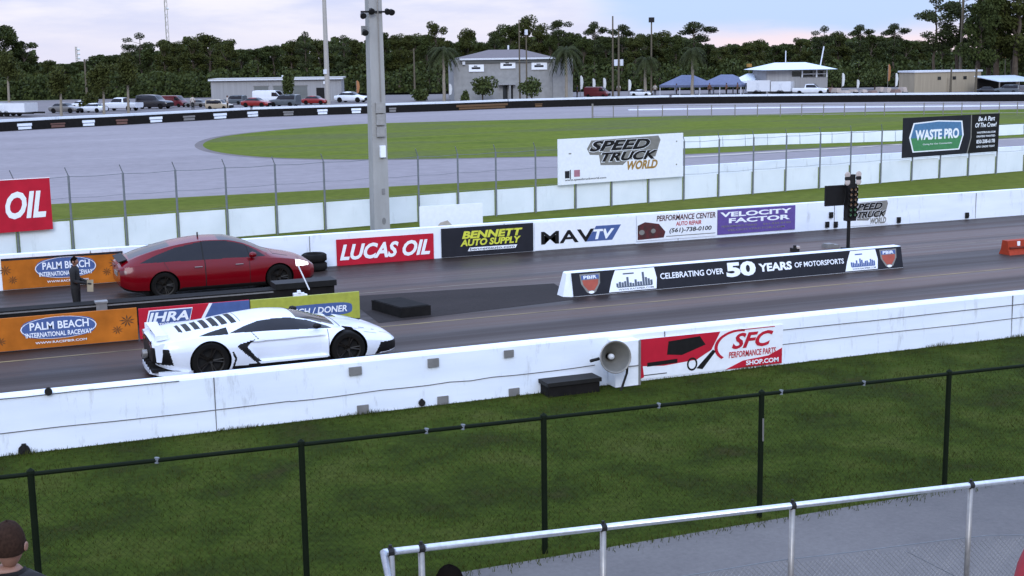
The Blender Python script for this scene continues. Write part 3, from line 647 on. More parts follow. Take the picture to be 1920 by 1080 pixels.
# ---------- far tyre barrier with white blocks ----------
t=thing('tyre_barrier','long black tyre wall with white blocks round the far side of the track','barrier',FB[0])
mb=MB();mt=MB()
for a,b in zip(FB,FB[1:]):
    d=(b-a).normalized();n_=Vector((-d.y,d.x,0))
    h=.80
    for (dst,o0,o1,z0,z1) in ((mb,0,.8,0,h),(mt,.85,1.15,0,1.02)):
        c=[a+n_*o0,b+n_*o0,b+n_*o1,a+n_*o1];dst.add([(p.x,p.y,z0) for p in c]+[(p.x,p.y,z1) for p in c],[(0,3,2,1),(4,5,6,7),(0,1,5,4),(1,2,6,5),(2,3,7,6),(3,0,4,7)])
mb.build('tyre_row',mrub,t);mt.build('concrete_backing',mwhite,t)
mredt=mat('faded_red_block',(.16,.09,.08),.8);mbrn=mat('brown_faded_block',(.14,.085,.04),.8)
def onFB(u):
    for a,b in zip(FB,FB[1:]):
        pass
    best=None
    for i in range(len(FB)-1):
        for k in range(40):
            p=FB[i].lerp(FB[i+1],k/40);d=p-CP;uu=960+FPX*d.dot(CR)/d.dot(CF)
            if best is None or abs(uu-u)<best[0]: best=(abs(uu-u),p,(FB[i+1]-FB[i]).normalized())
    return best[1],best[2]
for u,w_,mm,hh in [(47,26,mwhite,1),(108,27,mredt,.8),(167,25,mwhite,1),(229,24,mredt,.9),(291,25,mwhite,1),(353,24,mgrey,.9),(411,27,mwhite,1.),(474,24,mwhite,1.),(540,26,mgrey,.85),(604,25,mwhite,1.),(667,24,mwhite,1.),(734,18,mgrey,.9),(905,135,mbrn,1.2),(1010,20,mbrn,.75)]:
    p,d=onFB(u);z=dep(p);n_=Vector((d.y,-d.x,0));wd=w_*.70*z/FPX/2/max(.5,abs(d.dot(CR)))
    a=p-d*wd;b=p+d*wd
    mb=MB()
    for (z0,z1,k) in ((.10,.32,.9),(.38,.62,1)) if hh>=1 else ((.10,.32,.9),(.38,.62*hh,1)):
        c=[p-d*wd*k+n_*.10,p+d*wd*k+n_*.10,p+d*wd*k+n_*.01,p-d*wd*k+n_*.01];mb.add([(q.x,q.y,z0) for q in c]+[(q.x,q.y,z1) for q in c],[(0,3,2,1),(4,5,6,7),(0,1,5,4),(1,2,6,5),(2,3,7,6),(3,0,4,7)])
    mb.build('painted_block',mm,t)
# ---------- rail fence along far track (right) ----------
us=[1111,1150,1196,1242,1289,1334,1378,1420,1463,1503,1544,1583,1622,1658,1732,1768,1803,1838,1873,1907,1940,1975]
RP=[G(u,221-(u-1111)*.008) for u in us]
t=thing('wire_rail_fence','low grey post and rail fence along the far edge of the infield','fence',RP[0])
for i,p in enumerate(RP): MB().tube((p.x,p.y,0),(p.x,p.y,1.15 if i else 1.35),.05 if i else .09,n=6).build('post',mgal,t)
mb=MB()
for a,b in zip(RP,RP[1:]):
    for z in (1.1,.15): mb.tube((a.x,a.y,z),(b.x,b.y,z),.03,n=5)
mb.build('rail',mgal,t)
# second low white line wall beyond
RL=[G(1180,207),G(1440,203),G(1700,201),G(1920,199),G(2200,196)]
t=thing('low_kerb_wall','thin low white kerb wall across the far track on the right','kerb',RL[0])
mb=MB()
for a,b in zip(RL,RL[1:]): mb.add([(a.x,a.y,0),(b.x,b.y,0),(b.x,b.y+.3,0),(a.x,a.y+.3,0),(a.x,a.y,.12),(b.x,b.y,.12),(b.x,b.y+.3,.12),(a.x,a.y+.3,.12)],[(0,3,2,1),(4,5,6,7),(0,1,5,4),(1,2,6,5),(2,3,7,6),(3,0,4,7)])
mb.build('kerb_body',mwhite,t)
# ---------- black chain link fence near camera ----------
def mesh_wires(x0,x1,z0,z1,Y,s,r,ztop=None):
    mb=MB();H=z1-z0
    k=x0-H
    while k<x1:
        for sg in (1,-1):
            # segment from (k,z0) to (k+H,z1) or mirrored, clipped
            a0,a1=k,k+H;t0=max(0,(x0-a0)/H);t1=min(1,(x1-a0)/H)
            if t1>t0:
                za,zb=(z0+H*t0,z0+H*t1) if sg>0 else (z1-H*t0,z1-H*t1)
                xa_,xb_=a0+H*t0,a0+H*t1
                if ztop:
                    A_=Vector((xa_,Y+.002*sg,za));B_=Vector((xb_,Y+.002*sg,zb));ok=[q/24 for q in range(25) if A_.lerp(B_,q/24).z<=ztop(A_.lerp(B_,q/24).x)]
                    if len(ok)<2: continue
                    mb.tube(A_.lerp(B_,ok[0]),A_.lerp(B_,ok[-1]),r,n=3,cap=False);continue
                mb.tube((xa_,Y+.002*sg,za),(xb_,Y+.002*sg,zb),r,n=3,cap=False)
        k+=s
    return mb
bx=[-3.0+0*1,.43,3.28,6.24,9.31,12.33,15.35,18.4,21.4]
bx[0]=-2.6
t=thing('black_chain_link_fence','dark chain link fence across the grass in the foreground','fence',(5,14.2,0))
def bz(x): return 1.80-.0155*(x-.43)
mblkf=mat('dark_green_fence_paint',(.006,.012,.005),.7,spec=.1)
for x in bx: MB().tube((x,14.2,0),(x,14.2,bz(x)+.02),.036,n=10).lathe([(0,.045),(.03,.04),(.06,0)],(x,14.2,bz(x)+.01),(0,0,1),10).build('post',mblkf,t)
MB().tube((-6,14.2,bz(-6)),(22,14.2,bz(22)),.025,n=8).build('top_rail',mblkf,t)
mesh_wires(-4,21,.03,1.58,14.225,.075,.0011).build('chain_mesh',mblkf,t,recalc=False)
mb=MB()
for x in (1.7,4.75,5.2,7.8,9.6,10.9): mb.tube((x,14.2,bz(x)-.03),(x+.01,14.2,bz(x)+.032),.028,n=6)
mb.build('tie_wire',mgrayp,t)
MB().tube((9.315,14.155,1.05),(9.31,14.155,1.35),.012,n=5).build('paint_mark',mgal,t)
# ---------- silver stand fence ----------
Yr=8.3
t=thing('silver_handrail_fence','galvanised pipe fence with chain mesh at the bottom right','fence',(5,Yr,1.1))
def rz(x): return 2.69-.0445*(x-2.51)
mrail=mat('bright_galvanised_pipe',(.62,.64,.68),.28,metal=.8,sc=25)
MB().tube((2.45,Yr,rz(2.45)),(13,Yr,rz(13)),.025,n=12).build('top_rail',mrail,t,smooth=True)
MB().tube((2.45,Yr,rz(2.45)),(2.1,Yr-1.6,2.62),.024,n=12).build('return_rail',mrail,t,smooth=True)
MB().tube((2.35,Yr-.55,2.45),(2.75,Yr-.15,2.50),.025,n=10).build('lower_return_rail',mrail,t,smooth=True)
for x in (2.5,2.72,4.11,5.74,7.48,9.2,11.0):
    MB().tube((x,Yr,1.1),(x,Yr,rz(x)-.02),.023 if x>2.6 else .028,n=10).build('post',mgal,t,smooth=True)
    MB().tube((x-.02,Yr,rz(x)),(x+.02,Yr,rz(x)),.031,n=12).tube((x,Yr,rz(x)+.025),(x,Yr,rz(x)+.05),.012,n=6).build('post_bracket',mdark,t)
pts=[]
for u,v in [(1180,1098),(1295,1078),(1450,1052),(1605,1034),(1760,1014),(1850,1004),(1925,1003),(2100,1006)]:
    p=onY(u,v,Yr+.03);pts.append(p)
mb=MB()
for a,b in zip(pts,pts[1:]): mb.tube(a,b,.004,n=5)
p=onY(1700,1034,Yr+.03);q=onY(1800,1085,Yr+.03);mb.tube(p,q,.003,n=5)
mb.build('tension_wire',mgrayp,t)
def wire_z(x):
    for a,b in zip(pts,pts[1:]):
        if x<=b.x: return a.z+(b.z-a.z)*(x-a.x)/(b.x-a.x)
    return pts[-1].z
mesh_wires(pts[0].x,pts[-1].x,1.35,2.4,Yr+.03,.045,.0016,wire_z).build('chain_mesh',mgal,t,recalc=False)
deckm=mat('deck_aluminium',(.3,.31,.32),.6,metal=.3)
struct('stand_deck',MB().box((-6,-2,.95),(14,8.7,1.1)),deckm)
# ---------- cars ----------
def pchip(xs,ys,x):
    n=len(xs)
    if x<=xs[0]: return ys[0]
    if x>=xs[-1]: return ys[-1]
    h=[xs[i+1]-xs[i] for i in range(n-1)];d=[(ys[i+1]-ys[i])/h[i] for i in range(n-1)]
    m=[d[0]]+[0 if d[i-1]*d[i]<=0 else 2*d[i-1]*d[i]/(d[i-1]+d[i]) for i in range(1,n-1)]+[d[-1]]
    for i in range(n-1):
        if x<=xs[i+1]:
            t=(x-xs[i])/h[i];return (2*t**3-3*t*t+1)*ys[i]+(t**3-2*t*t+t)*h[i]*m[i]+(-2*t**3+3*t*t)*ys[i+1]+(t**3-t*t)*h[i]*m[i+1]
SEG=[('under',2),('sill',2),('low',16),('side',14),('green',30),('roof',12)]
SEGL=[('under',2),('sill',1),('low',4),('side',3),('green',8),('roof',5)]
def loft(keys,nst,tagf,wells,mats,wr_,wy,SEG=SEG,dent=None):
    xs=[k[0] for k in keys];cols=list(zip(*[k[1:] for k in keys]))
    rows=[];segn=[]
    for i in range(nst+1):
        x=xs[0]+(xs[-1]-xs[0])*i/nst
        zb,wl,zs,wm,zm,wb,zbl,wr,zr,zc=[pchip(xs,c,x) for c in cols]
        P=[(0,zb),(wl-.06,zb),(wl,zs),(wm,zm),(wb,zbl),(wr,zr),(0,zc)];half=[];sg=[]
        for k,(nm,n) in enumerate(SEG):
            a,b=P[k],P[k+1]
            for j in range(n):
                t=j/n
                if nm=='roof': y=a[0]*(1-t);z=zc-(zc-zr)*(y/a[0])**2
                else:
                    y=a[0]+(b[0]-a[0])*t;z=a[1]+(b[1]-a[1])*t
                    if nm in('low','side'): y+=.018*sin(pi*t)
                    if nm=='green': y+=.02*sin(pi*t)
                if dent and nm in('low','side'): y-=dent(x,z)
                half.append((y,z));sg.append(nm)
        full=[(x,-y,z) for y,z in half]+[(x,0,zc)]+[(x,y,z) for y,z in reversed(half[1:])]
        rows.append(full)
    nseg=len(half);m=len(rows[0]);names=sg+sg[::-1]
    vs=[v for r in rows for v in r];fs=[];mi=[]
    for i in range(nst):
        for j in range(m):
            j2=(j+1)%m
            f=(i*m+j,i*m+j2,(i+1)*m+j2,(i+1)*m+j);fs.append(f)
            c=[sum(vs[q][k] for q in f)/4 for k in range(3)]
            mi.append(tagf(c[0],abs(c[1]),c[2],names[j],c[1]<0))
    fs.append(tuple(range(m))[::-1]);mi.append(tagf(xs[0]-.01,0,0,'rear',True))
    fs.append(tuple(range(nst*m,nst*m+m)));mi.append(tagf(xs[-1]+.01,0,0,'front',True))
    me=bpy.data.meshes.new('b');me.from_pydata(vs,[],fs)
    for mm in mats: me.materials.append(mm)
    for p,k in zip(me.polygons,mi): p.material_index=k
    bm=bmesh.new();bm.from_mesh(me);bmesh.ops.recalc_face_normals(bm,faces=bm.faces);bm.to_mesh(me);bm.free()
    ob=bpy.data.objects.new('b',me);COL.objects.link(ob)
    cb=MB()
    for (wx,wz) in wells:
        for s in(-1,1): cb.tube((wx,s*(wy-.30),wz),(wx,s*(wy+.3),wz),wr_,n=40,m=5)
    co_=cb.build('c',mats)
    md=ob.modifiers.new('b','BOOLEAN');md.operation='DIFFERENCE';md.object=co_;md.solver='EXACT'
    bpy.context.view_layer.update()
    out=bpy.data.meshes.new_from_object(ob.evaluated_get(bpy.context.evaluated_depsgraph_get()))
    bpy.data.objects.remove(ob);bpy.data.objects.remove(co_);return out
def split(me,names,mats,parent,flat=()):
    res={}
    for k,nm,sd_ in [(k,nm,sd_) for k,nm in enumerate(names) for sd_ in ((-1,1) if nm in('side_window','wheel_arch','headlamp','tail_lamp') else (0,))]:
        idx=[p for p in me.polygons if p.material_index==k and (sd_==0 or p.center.y*sd_>0)]
        if not idx or nm is None: continue
        mp={};v=[];f=[]
        for p in idx:
            ff=[]
            for q in p.vertices:
                if q not in mp: mp[q]=len(v);v.append(tuple(me.vertices[q].co))
                ff.append(mp[q])
            f.append(tuple(ff))
        m2=bpy.data.meshes.new(nm);m2.from_pydata(v,[],f);m2.materials.append(mats[k])
        for p in m2.polygons: p.use_smooth=True
        m2.set_sharp_from_angle(angle=radians(32))
        o=bpy.data.objects.new(nm,m2);COL.objects.link(o);o.parent=parent;res[nm]=o
    return res
def inpoly(x,z,P):
    c=False;n=len(P)
    for i in range(n):
        a,b=P[i],P[i-1]
        if (a[1]>z)!=(b[1]>z) and x<(b[0]-a[0])*(z-a[1])/(b[1]-a[1])+a[0]: c=not c
    return c
def wheel(parent,x,y,z,r,w,rimr,spokes=5,side=-1):
    o=MB().lathe([(-w/2,rimr),(-w/2,r*.93),(-w/2+.03,r),(w/2-.03,r),(w/2,r*.93),(w/2,rimr),(-w/2,rimr)],(x,y,z),(0,side,0),30).build('wheel',mtyre,parent,world=False,smooth=True)
    o.data.set_sharp_from_angle(angle=radians(35))
    mb=MB();mb.lathe([(w/2-.01,rimr+.004),(w/2-.02,rimr-.025),(-w/2+.04,rimr-.03)],(x,y,z),(0,side,0),30)
    mb.lathe([(w/2-.10,0),(w/2-.05,.05),(w/2-.1,.065)],(x,y,z),(0,side,0),12)
    for k in range(spokes):
        for e in(-.1,.1):
            a=2*pi*k/spokes+e;yy=y+side*(w/2-.07)
            mb.tube((x+.05*cos(a),yy,z+.05*sin(a)),(x+(rimr-.02)*cos(a*1+e*.4),y+side*(w/2-.03),z+(rimr-.02)*sin(a+e*.4)),.016,n=5)
    rm=mb.build('rim',mrim,None,world=False,smooth=False);rm.parent=o
    dk=MB().lathe([(w/2-.14,0),(w/2-.14,rimr-.03)],(x,y,z),(0,side,0),20).build('brake_disc',mdark,None,world=False);dk.parent=o
    return o
def paint(name,c,rough=.28,coat=.6,var=.04): return mat(name,c,rough,var=var,sc=2,coat=coat,spec=.2 if max(c)<.3 else .5)
mwp=paint('white_car_paint',(.74,.76,.80),.3,.5);mrp=paint('deep_red_car_paint',(.165,.0006,.006),.22,.3)
mlit=mat('lit_headlamp',(.8,.8,.8),.2);mlit.node_tree.nodes['Principled BSDF'].inputs['Emission Color'].default_value=(1,.97,.92,1);mlit.node_tree.nodes['Principled BSDF'].inputs['Emission Strength'].default_value=2.5
mtail=mat('dark_tail_lamp',(.10,.01,.012),.2);mhead=mat('headlamp_glass',(.7,.7,.72),.12,spec=.8)
# white supercar
lk=[(0,.36,.60,.40,.66,.60,.62,.73,.56,.765,.79),(.10,.30,.74,.36,.82,.60,.78,.77,.66,.80,.825),(.28,.24,.88,.30,.97,.59,.90,.81,.70,.84,.87),(.6,.14,.94,.19,1.015,.60,.93,.85,.66,.88,.91),(1.05,.12,.95,.17,1.015,.62,.93,.875,.64,.94,.975),
(1.5,.11,.95,.17,1.01,.60,.90,.88,.60,1.02,1.055),(1.9,.11,.94,.16,.985,.55,.885,.87,.57,1.075,1.11),(2.3,.11,.93,.16,.97,.52,.88,.855,.555,1.105,1.14),(2.7,.11,.93,.16,.97,.52,.87,.83,.555,1.075,1.115),
(3.0,.11,.93,.16,.97,.52,.87,.805,.565,1.00,1.05),(3.35,.11,.93,.16,.98,.52,.88,.785,.60,.87,.92),(3.6,.11,.94,.16,.99,.52,.89,.775,.62,.79,.83),(3.9,.11,.93,.16,.985,.50,.87,.735,.60,.72,.75),
(4.2,.12,.90,.16,.95,.47,.82,.66,.56,.65,.68),(4.5,.13,.82,.17,.86,.42,.72,.56,.48,.56,.585),(4.7,.14,.70,.17,.74,.37,.62,.47,.4,.485,.50),(4.8,.16,.58,.18,.62,.33,.52,.40,.35,.42,.43)]
ZL=.93
def zl(z): return z if z<.5 else .5+(z-.5)*.87
lk=[(k[0],)+tuple(zl(v) if j in (4,6,8,9) else v for j,v in enumerate(k[1:])) for k in lk]
side_w=[(1.42,.90),(1.75,1.0),(2.0,1.06),(2.35,1.09),(2.65,1.075),(3.0,.985),(3.38,.835),(3.45,.80),(2.6,.855),(1.9,.885)]
side_w=[(x,zl(z)) for x,z in side_w]
intake=[(1.54,.60),(1.58,.64),(1.90,.70),(1.78,.61),(1.74,.57),(1.88,.38),(2.02,.25),(1.92,.23),(1.72,.42)]
slot=[(1.44,.50),(1.48,.50),(1.53,.36),(1.47,.18),(1.43,.18),(1.485,.36)]
fint=[(4.42,.40),(4.82,.38),(4.82,.2),(4.30,.17)]
def lt(x,y,z,s,near):
    if s=='rear': return 4
    if s=='front': return 4
    if s in('under',): return 4
    if s=='green' and inpoly(x,z,side_w): return 1
    if s=='roof' and 2.78<x<3.56 and y<.57: return 2
    if s=='roof' and .55<x<1.72 and y<.50*(1-(1.72-x)*.25): return 4 if ((x/.17)%1<.66) else 0
    if s in('low','side','green','sill') and (abs(x-3.345)<.007 and .26<z<zl(.80)): return 4
    if s in('side','green') and abs(x-(1.93-(z-.74)*.9))<.009 and .70<z<zl(.90): return 4
    if s=='roof' and abs(x-3.66)<.007: return 4
    if s=='roof' and abs(y-.50)<.008 and 3.66<x<4.6: return 4
    if s=='green' and .85<x<1.40 and zl(.885)<z<zl(.885)+(x-.85)*.17: return 4
    if s in('low','side','sill'):
        if z<.225 and 1.45<x<3.4: return 4  # black along the sill paints the shadowed gap under the car
        if inpoly(x,z,intake) or inpoly(x,z,slot) or inpoly(x,z,fint): return 4
        if x<.34-(z-.36)*.25 and .34<z<.66: return 4
    return 0
mats=[mwp,mglass,mglass,mglass,mblack,mblack]
def door_dent(x,z):
    sx=max(0,min(1,(x-1.72-.45*max(0,.66-z))/.07))*max(0,min(1,(3.33-x)/.12));sz=max(0,min(1,(z-.24)/.05))*max(0,min(1,(.66-z)/.03))
    return (.045+.06*max(0,.68-z))*sx*sz
me=loft(lk,400,lt,[(1.03,.36),(3.73,.34)],mats,.395,.86,dent=door_dent)
t=thing('sports_car','white low wedge supercar with black wheels at the starting line','car',(3.09,26.04,0))
split(me,['body','side_window','windscreen','rear_window','black_trim','wheel_arch'],mats,t)
for x,r in((1.03,.36),(3.73,.34)):
    for s in(-1,1): wheel(t,x,s*.845,r,r,.30,r*.74,5,s)
MB().box((.08,-.70,.865),(.28,.70,.88)).add([(.05,-.73,.79),(.32,-.73,.81),(.30,-.73,.89),(.05,-.73,.895),(.05,-.70,.79),(.32,-.70,.81),(.30,-.70,.89),(.05,-.70,.895)],[(0,1,2,3),(7,6,5,4),(0,4,5,1),(1,5,6,2),(2,6,7,3),(3,7,4,0)]).add([(.05,.73,.79),(.32,.73,.81),(.30,.73,.89),(.05,.73,.895),(.05,.70,.79),(.32,.70,.81),(.30,.70,.89),(.05,.70,.895)],[(0,1,2,3),(7,6,5,4),(0,4,5,1),(1,5,6,2),(2,6,7,3),(3,7,4,0)]).build('rear_wing',mwp,t,world=False)
for s in(-.45,.45): MB().add([(0.12,s-.02,.75),(.3,s-.02,.77),(.26,s-.02,.87),(.12,s-.02,.87),(0.12,s+.02,.75),(.3,s+.02,.77),(.26,s+.02,.87),(.12,s+.02,.87)],[(0,1,2,3),(7,6,5,4),(0,4,5,1),(1,5,6,2),(2,6,7,3),(3,7,4,0)]).build('wing_strut',mblack,t,world=False)
# rear bumper lip, corner fins, lamps, exhaust
mb=MB();lip=[(.60,-1.01),(.34,-.99),(.08,-.80),(-.06,-.5),(-.08,0),(-.06,.5),(.08,.80),(.34,.99)]
for a,b in zip(lip,lip[1:]): mb.add([(a[0],a[1],.13),(b[0],b[1],.13),(b[0],b[1],.21),(a[0],a[1],.21),(a[0]+.1,a[1]*.93,.13),(b[0]+.1,b[1]*.93,.13),(b[0]+.1,b[1]*.93,.21),(a[0]+.1,a[1]*.93,.21)],[(0,1,2,3),(7,6,5,4),(0,4,5,1),(1,5,6,2),(2,6,7,3),(3,7,4,0)])
mb.build('bumper_lip',mwp,t,world=False)
mb=MB()
for y in(-.5,-.25,0,.25,.5): mb.box((-.06,y-.012,.15),(.3,y+.012,.36))
mb.box((-.04,-.8,.20),(.2,.8,.26));mb.build('diffuser',mblack,t,world=False)
for s in(-1,1):
    MB().box((-.012,s*.40-.16 if s<0 else s*.40-.16,.65),(.01,s*.40+.16,.70)).tube((-.008,s*.40,.71),(-.008,s*.62,.64),.014,n=5).tube((-.008,s*.45,.71),(-.008,s*.62,.77),.014,n=5).build('tail_lamp',mtail,t,world=False)
    MB().prism([(.02,.73),(.20,.77),(.13,.40),(.04,.42)],s*.86,s*.885,'y').build('corner_fin',mwp,t,world=False)
    MB().add([(3.98,s*.80,.69),(4.28,s*.70,.63),(4.5,s*.62,.57),(4.35,s*.82,.58),(4.1,s*.885,.645)],[(0,1,2,3,4)]).build('headlamp',mhead,t,world=False)
    m_=MB();m_.tube((3.12,s*.84,.80),(3.10,s*.98,.85),.015,n=6);m_.lathe([(-.09,.0),(-.06,.05),(.0,.06),(.07,.035),(.09,0)],(3.10,s*1.02,.87),(1,0,0),10);m_.build('door_mirror',mblack,t,world=False,smooth=True)
MB().tube((-.11,0,.42),(-.02,0,.42),.085,n=12).build('exhaust',mgal,t,world=False)
MB().prism([(1.98,.225),(3.3,.225),(3.34,.262),(1.94,.262)],-.99,-.955,'y').build('side_skirt',mwp,t,world=False)
# red crossover
rk=[(0,.42,.82,.46,.88,.70,.82,.92,.72,.98,1.02),(.12,.32,.90,.38,.95,.68,.88,.99,.68,1.08,1.14),(.4,.24,.95,.30,1.0,.66,.92,1.03,.65,1.22,1.28),(1.0,.20,.96,.27,1.01,.66,.92,1.06,.62,1.42,1.48),(1.6,.18,.96,.25,1.0,.66,.90,1.06,.60,1.55,1.605),
(2.2,.18,.96,.25,.99,.65,.90,1.055,.59,1.61,1.67),(2.7,.18,.96,.25,.99,.65,.90,1.045,.60,1.59,1.66),(3.1,.18,.96,.25,.99,.65,.90,1.035,.62,1.49,1.56),(3.5,.18,.96,.25,1.0,.65,.92,1.02,.66,1.29,1.37),(3.85,.18,.96,.25,1.0,.64,.93,1.0,.70,1.10,1.18),
(4.2,.19,.95,.26,1.0,.62,.92,.96,.71,1.01,1.07),(4.6,.20,.90,.27,.95,.58,.86,.87,.65,.91,.97),(4.88,.22,.80,.28,.85,.52,.76,.75,.56,.79,.83),(5.04,.28,.62,.33,.68,.50,.62,.64,.45,.68,.70)]
ZS=.865
rk=[(k[0],)+tuple(v*ZS if j in (0,2,4,6,8,9) else v for j,v in enumerate(k[1:])) for k in rk]
rs_w=[(x,z*ZS) for x,z in [(.50,1.09),(.9,1.27),(1.4,1.45),(2.1,1.585),(2.7,1.575),(3.15,1.45),(3.5,1.24),(3.72,1.06),(2.6,1.075),(1.4,1.085)]]
def rt(x,y,z,s,near):
    if s=='rear': return 0
    if s=='front': return 4
    if s=='under': return 4
    if s=='green' and inpoly(x,z,rs_w): return 4 if abs(x-2.10)<.02 or abs(x-(3.30-(z-.9)*.2))<.012 else 1
    if s=='roof' and 2.55<x<3.84 and y<.60: return 2
    if s=='roof' and .28<x<1.3 and y<.56: return 3
    if s in('sill',) : return 4
    if s=='low' and z<.25: return 4
    if s in('low','side','green') and z<.93 and (abs(x-2.13)<.007 or abs(x-3.27)<.007 or abs(x-(1.32-(z-.5)*.5))<.008) and z>.26: return 4
    if s=='roof' and (abs(x-3.95)<.007 or (abs(y-.62)<.008 and 3.95<x<4.8)): return 4
    if s in('side','low') and abs(x-4.70)<.006 and z>.4: return 4
    if s in('side','low') and x<.16 and .68<z<.79 : return 6
    if s=='side' and 4.5<x<4.86 and z>.60: return 7
    return 0
mats=[mrp,mglass,mglass,mglass,mblack,mblack,mtail,mlit]
me=loft(rk,400,rt,[(1.08,.34),(4.04,.34)],mats,.385,.86)
t=thing('fastback_car','dark red fastback car with tinted windows in the far lane','car',(3.52,35.38,0))
split(me,['body','side_window','windscreen','rear_window','black_trim','wheel_arch','tail_lamp','headlamp'],mats,t)
for x in(1.08,4.04):
    for s in(-1,1): wheel(t,x,s*.85,.34,.34,.26,.25,5,s)
MB().add([(.0,-.68,.97),(.22,-.66,1.02),(.22,.66,1.02),(.0,.68,.97),(.0,-.68,.99),(.22,-.66,1.045),(.22,.66,1.045),(.0,.68,.99)],[(0,1,2,3),(7,6,5,4),(0,4,5,1),(1,5,6,2),(2,6,7,3),(3,7,4,0)]).build('spoiler',mblack,t,world=False)
for s in(-1,1):
    m_=MB();m_.tube((3.35,s*.90,.93),(3.33,s*1.0,.97),.02,n=6);m_.lathe([(-.10,0),(-.07,.065),(.0,.08),(.08,.05),(.11,0)],(3.34,s*1.06,1.0),(1,0,0),10);m_.build('door_mirror',mrp,t,world=False,smooth=True)
    for x in(1.95,3.0): MB().tube((x-.1,s*1.005,.77),(x+.1,s*1.005,.77),.012,n=6).build('door_handle',mgal,t,world=False)
MB().tube((2.1,-.1,1.42),(2.1,-.1,1.56),.02,n=6).build('roof_antenna',mblack,t,world=False)
for s in(-1,1): MB().box((-.016,s*.5-.22,.74),(.02,s*.5+.22,.79)).build('rear_lamp_strip',mtail,t,world=False)
MB().box((-.02,-.26,.57),(.01,.26,.68)).build('number_plate',mgrlet,t,world=False)
# ---------- small parked vehicles ----------
def veh(kind,colr,name):
    if kind=='sedan':
        K=[(0,.3,.7,.35,.82,.6,.76,.82,.6,.9,.92),(.4,.22,.82,.28,.88,.6,.82,.9,.62,.95,.98),(1.0,.2,.84,.26,.9,.6,.84,.93,.58,1.28,1.32),(1.6,.2,.84,.26,.9,.6,.84,.93,.55,1.4,1.44),(2.4,.2,.84,.26,.9,.6,.84,.92,.56,1.38,1.42),(3.2,.2,.84,.26,.9,.6,.84,.9,.62,.96,1.0),(4.1,.22,.8,.28,.86,.55,.78,.78,.6,.8,.84),(4.5,.3,.6,.34,.7,.5,.6,.62,.45,.66,.68)];gl=(.7,3.1,.96,1.30);ws=(2.3,3.15);rw=(.5,1.2);W=(.85,3.55)
    elif kind=='suv':
        K=[(0,.35,.8,.4,.88,.8,.84,1.05,.70,1.7,1.74),(.2,.25,.88,.3,.93,.7,.88,1.08,.70,1.76,1.80),(1.5,.25,.88,.3,.93,.7,.88,1.08,.68,1.80,1.84),(2.7,.25,.88,.3,.93,.7,.88,1.08,.68,1.72,1.77),(3.5,.25,.88,.3,.93,.7,.88,1.06,.76,1.12,1.17),(4.4,.28,.86,.33,.9,.7,.82,.98,.7,1.0,1.04),(4.7,.35,.75,.4,.82,.6,.74,.8,.6,.82,.84)];gl=(.25,3.2,1.12,1.66);ws=(2.8,3.5);rw=(9,9);W=(.95,3.75)
    elif kind=='pickup':
        K=[(0,.45,.85,.5,.92,.8,.9,1.08,.8,1.1,1.1),(1.9,.35,.88,.4,.93,.8,.9,1.1,.8,1.12,1.12),(2.05,.35,.88,.4,.93,.8,.9,1.1,.70,1.7,1.75),(3.3,.35,.88,.4,.93,.8,.9,1.1,.70,1.72,1.78),(4.1,.35,.88,.4,.93,.8,.9,1.1,.78,1.14,1.18),(5.2,.35,.86,.4,.92,.8,.86,1.02,.75,1.04,1.08),(5.5,.4,.78,.45,.84,.7,.76,.9,.65,.92,.92)];gl=(2.15,3.9,1.16,1.64);ws=(3.4,4.05);rw=(1.92,2.04);W=(1.15,4.55)
    else:
        K=[(0,.35,.85,.4,.95,.8,.94,1.2,.85,2.05,2.12),(.2,.25,.9,.3,.97,.8,.95,1.2,.86,2.12,2.18),(3.6,.25,.9,.3,.97,.8,.95,1.2,.86,2.12,2.18),(4.4,.25,.9,.3,.97,.8,.93,1.2,.82,1.5,1.58),(5.0,.3,.85,.35,.92,.7,.85,1.02,.75,1.06,1.1),(5.2,.4,.75,.45,.82,.6,.75,.8,.65,.84,.86)];gl=(3.3,4.5,1.3,1.85);ws=(3.75,4.7);rw=(9,9);W=(.95,4.2)
    def tg(x,y,z,s,n):
        if s in('under','sill','front'): return 4
        if s=='green' and gl[0]<x<gl[1] and gl[2]<z<gl[3]: return 1
        if s=='roof' and ws[0]<x<ws[1] and y<.6: return 2
        if s=='roof' and rw[0]<x<rw[1]: return 3
        return 0
    mats=[colr,mglass,mglass,mglass,mblack,mblack]
    me=loft(K,46,tg,[(W[0],.34),(W[1],.34)],mats,.38,.82,SEGL)
    t=thing(name,'x','car');split(me,['body','side_window','windscreen','rear_window','black_trim','wheel_arch'],mats,t)
    for x in W:
        for s in(-1,1): MB().lathe([(-.1,0),(-.1,.30),(-.08,.33),(.08,.33),(.1,.30),(.1,.0)],(x,s*.82,.34),(0,s,0),14).build('wheel',mtyre,t,world=False,smooth=False)
    kids(t);return t,K[-1][0]
PV={}
names_={'sedan':'parked_sedan','suv':'parked_suv','pickup':'parked_pickup','van':'parked_van'}
cats_={'sedan':'car','suv':'car','pickup':'pickup truck','van':'van'}
cw=paint('parked_white_paint',(.70,.71,.73));cg=paint('parked_grey_paint',(.16,.17,.19));cb_=paint('parked_black_paint',(.022,.022,.028));crd=paint('parked_red_paint',(.26,.02,.02));cmr=paint('parked_maroon_paint',(.12,.02,.03));cbg=paint('parked_beige_paint',(.40,.37,.30));cbl=paint('parked_blue_grey_paint',(.10,.13,.17))
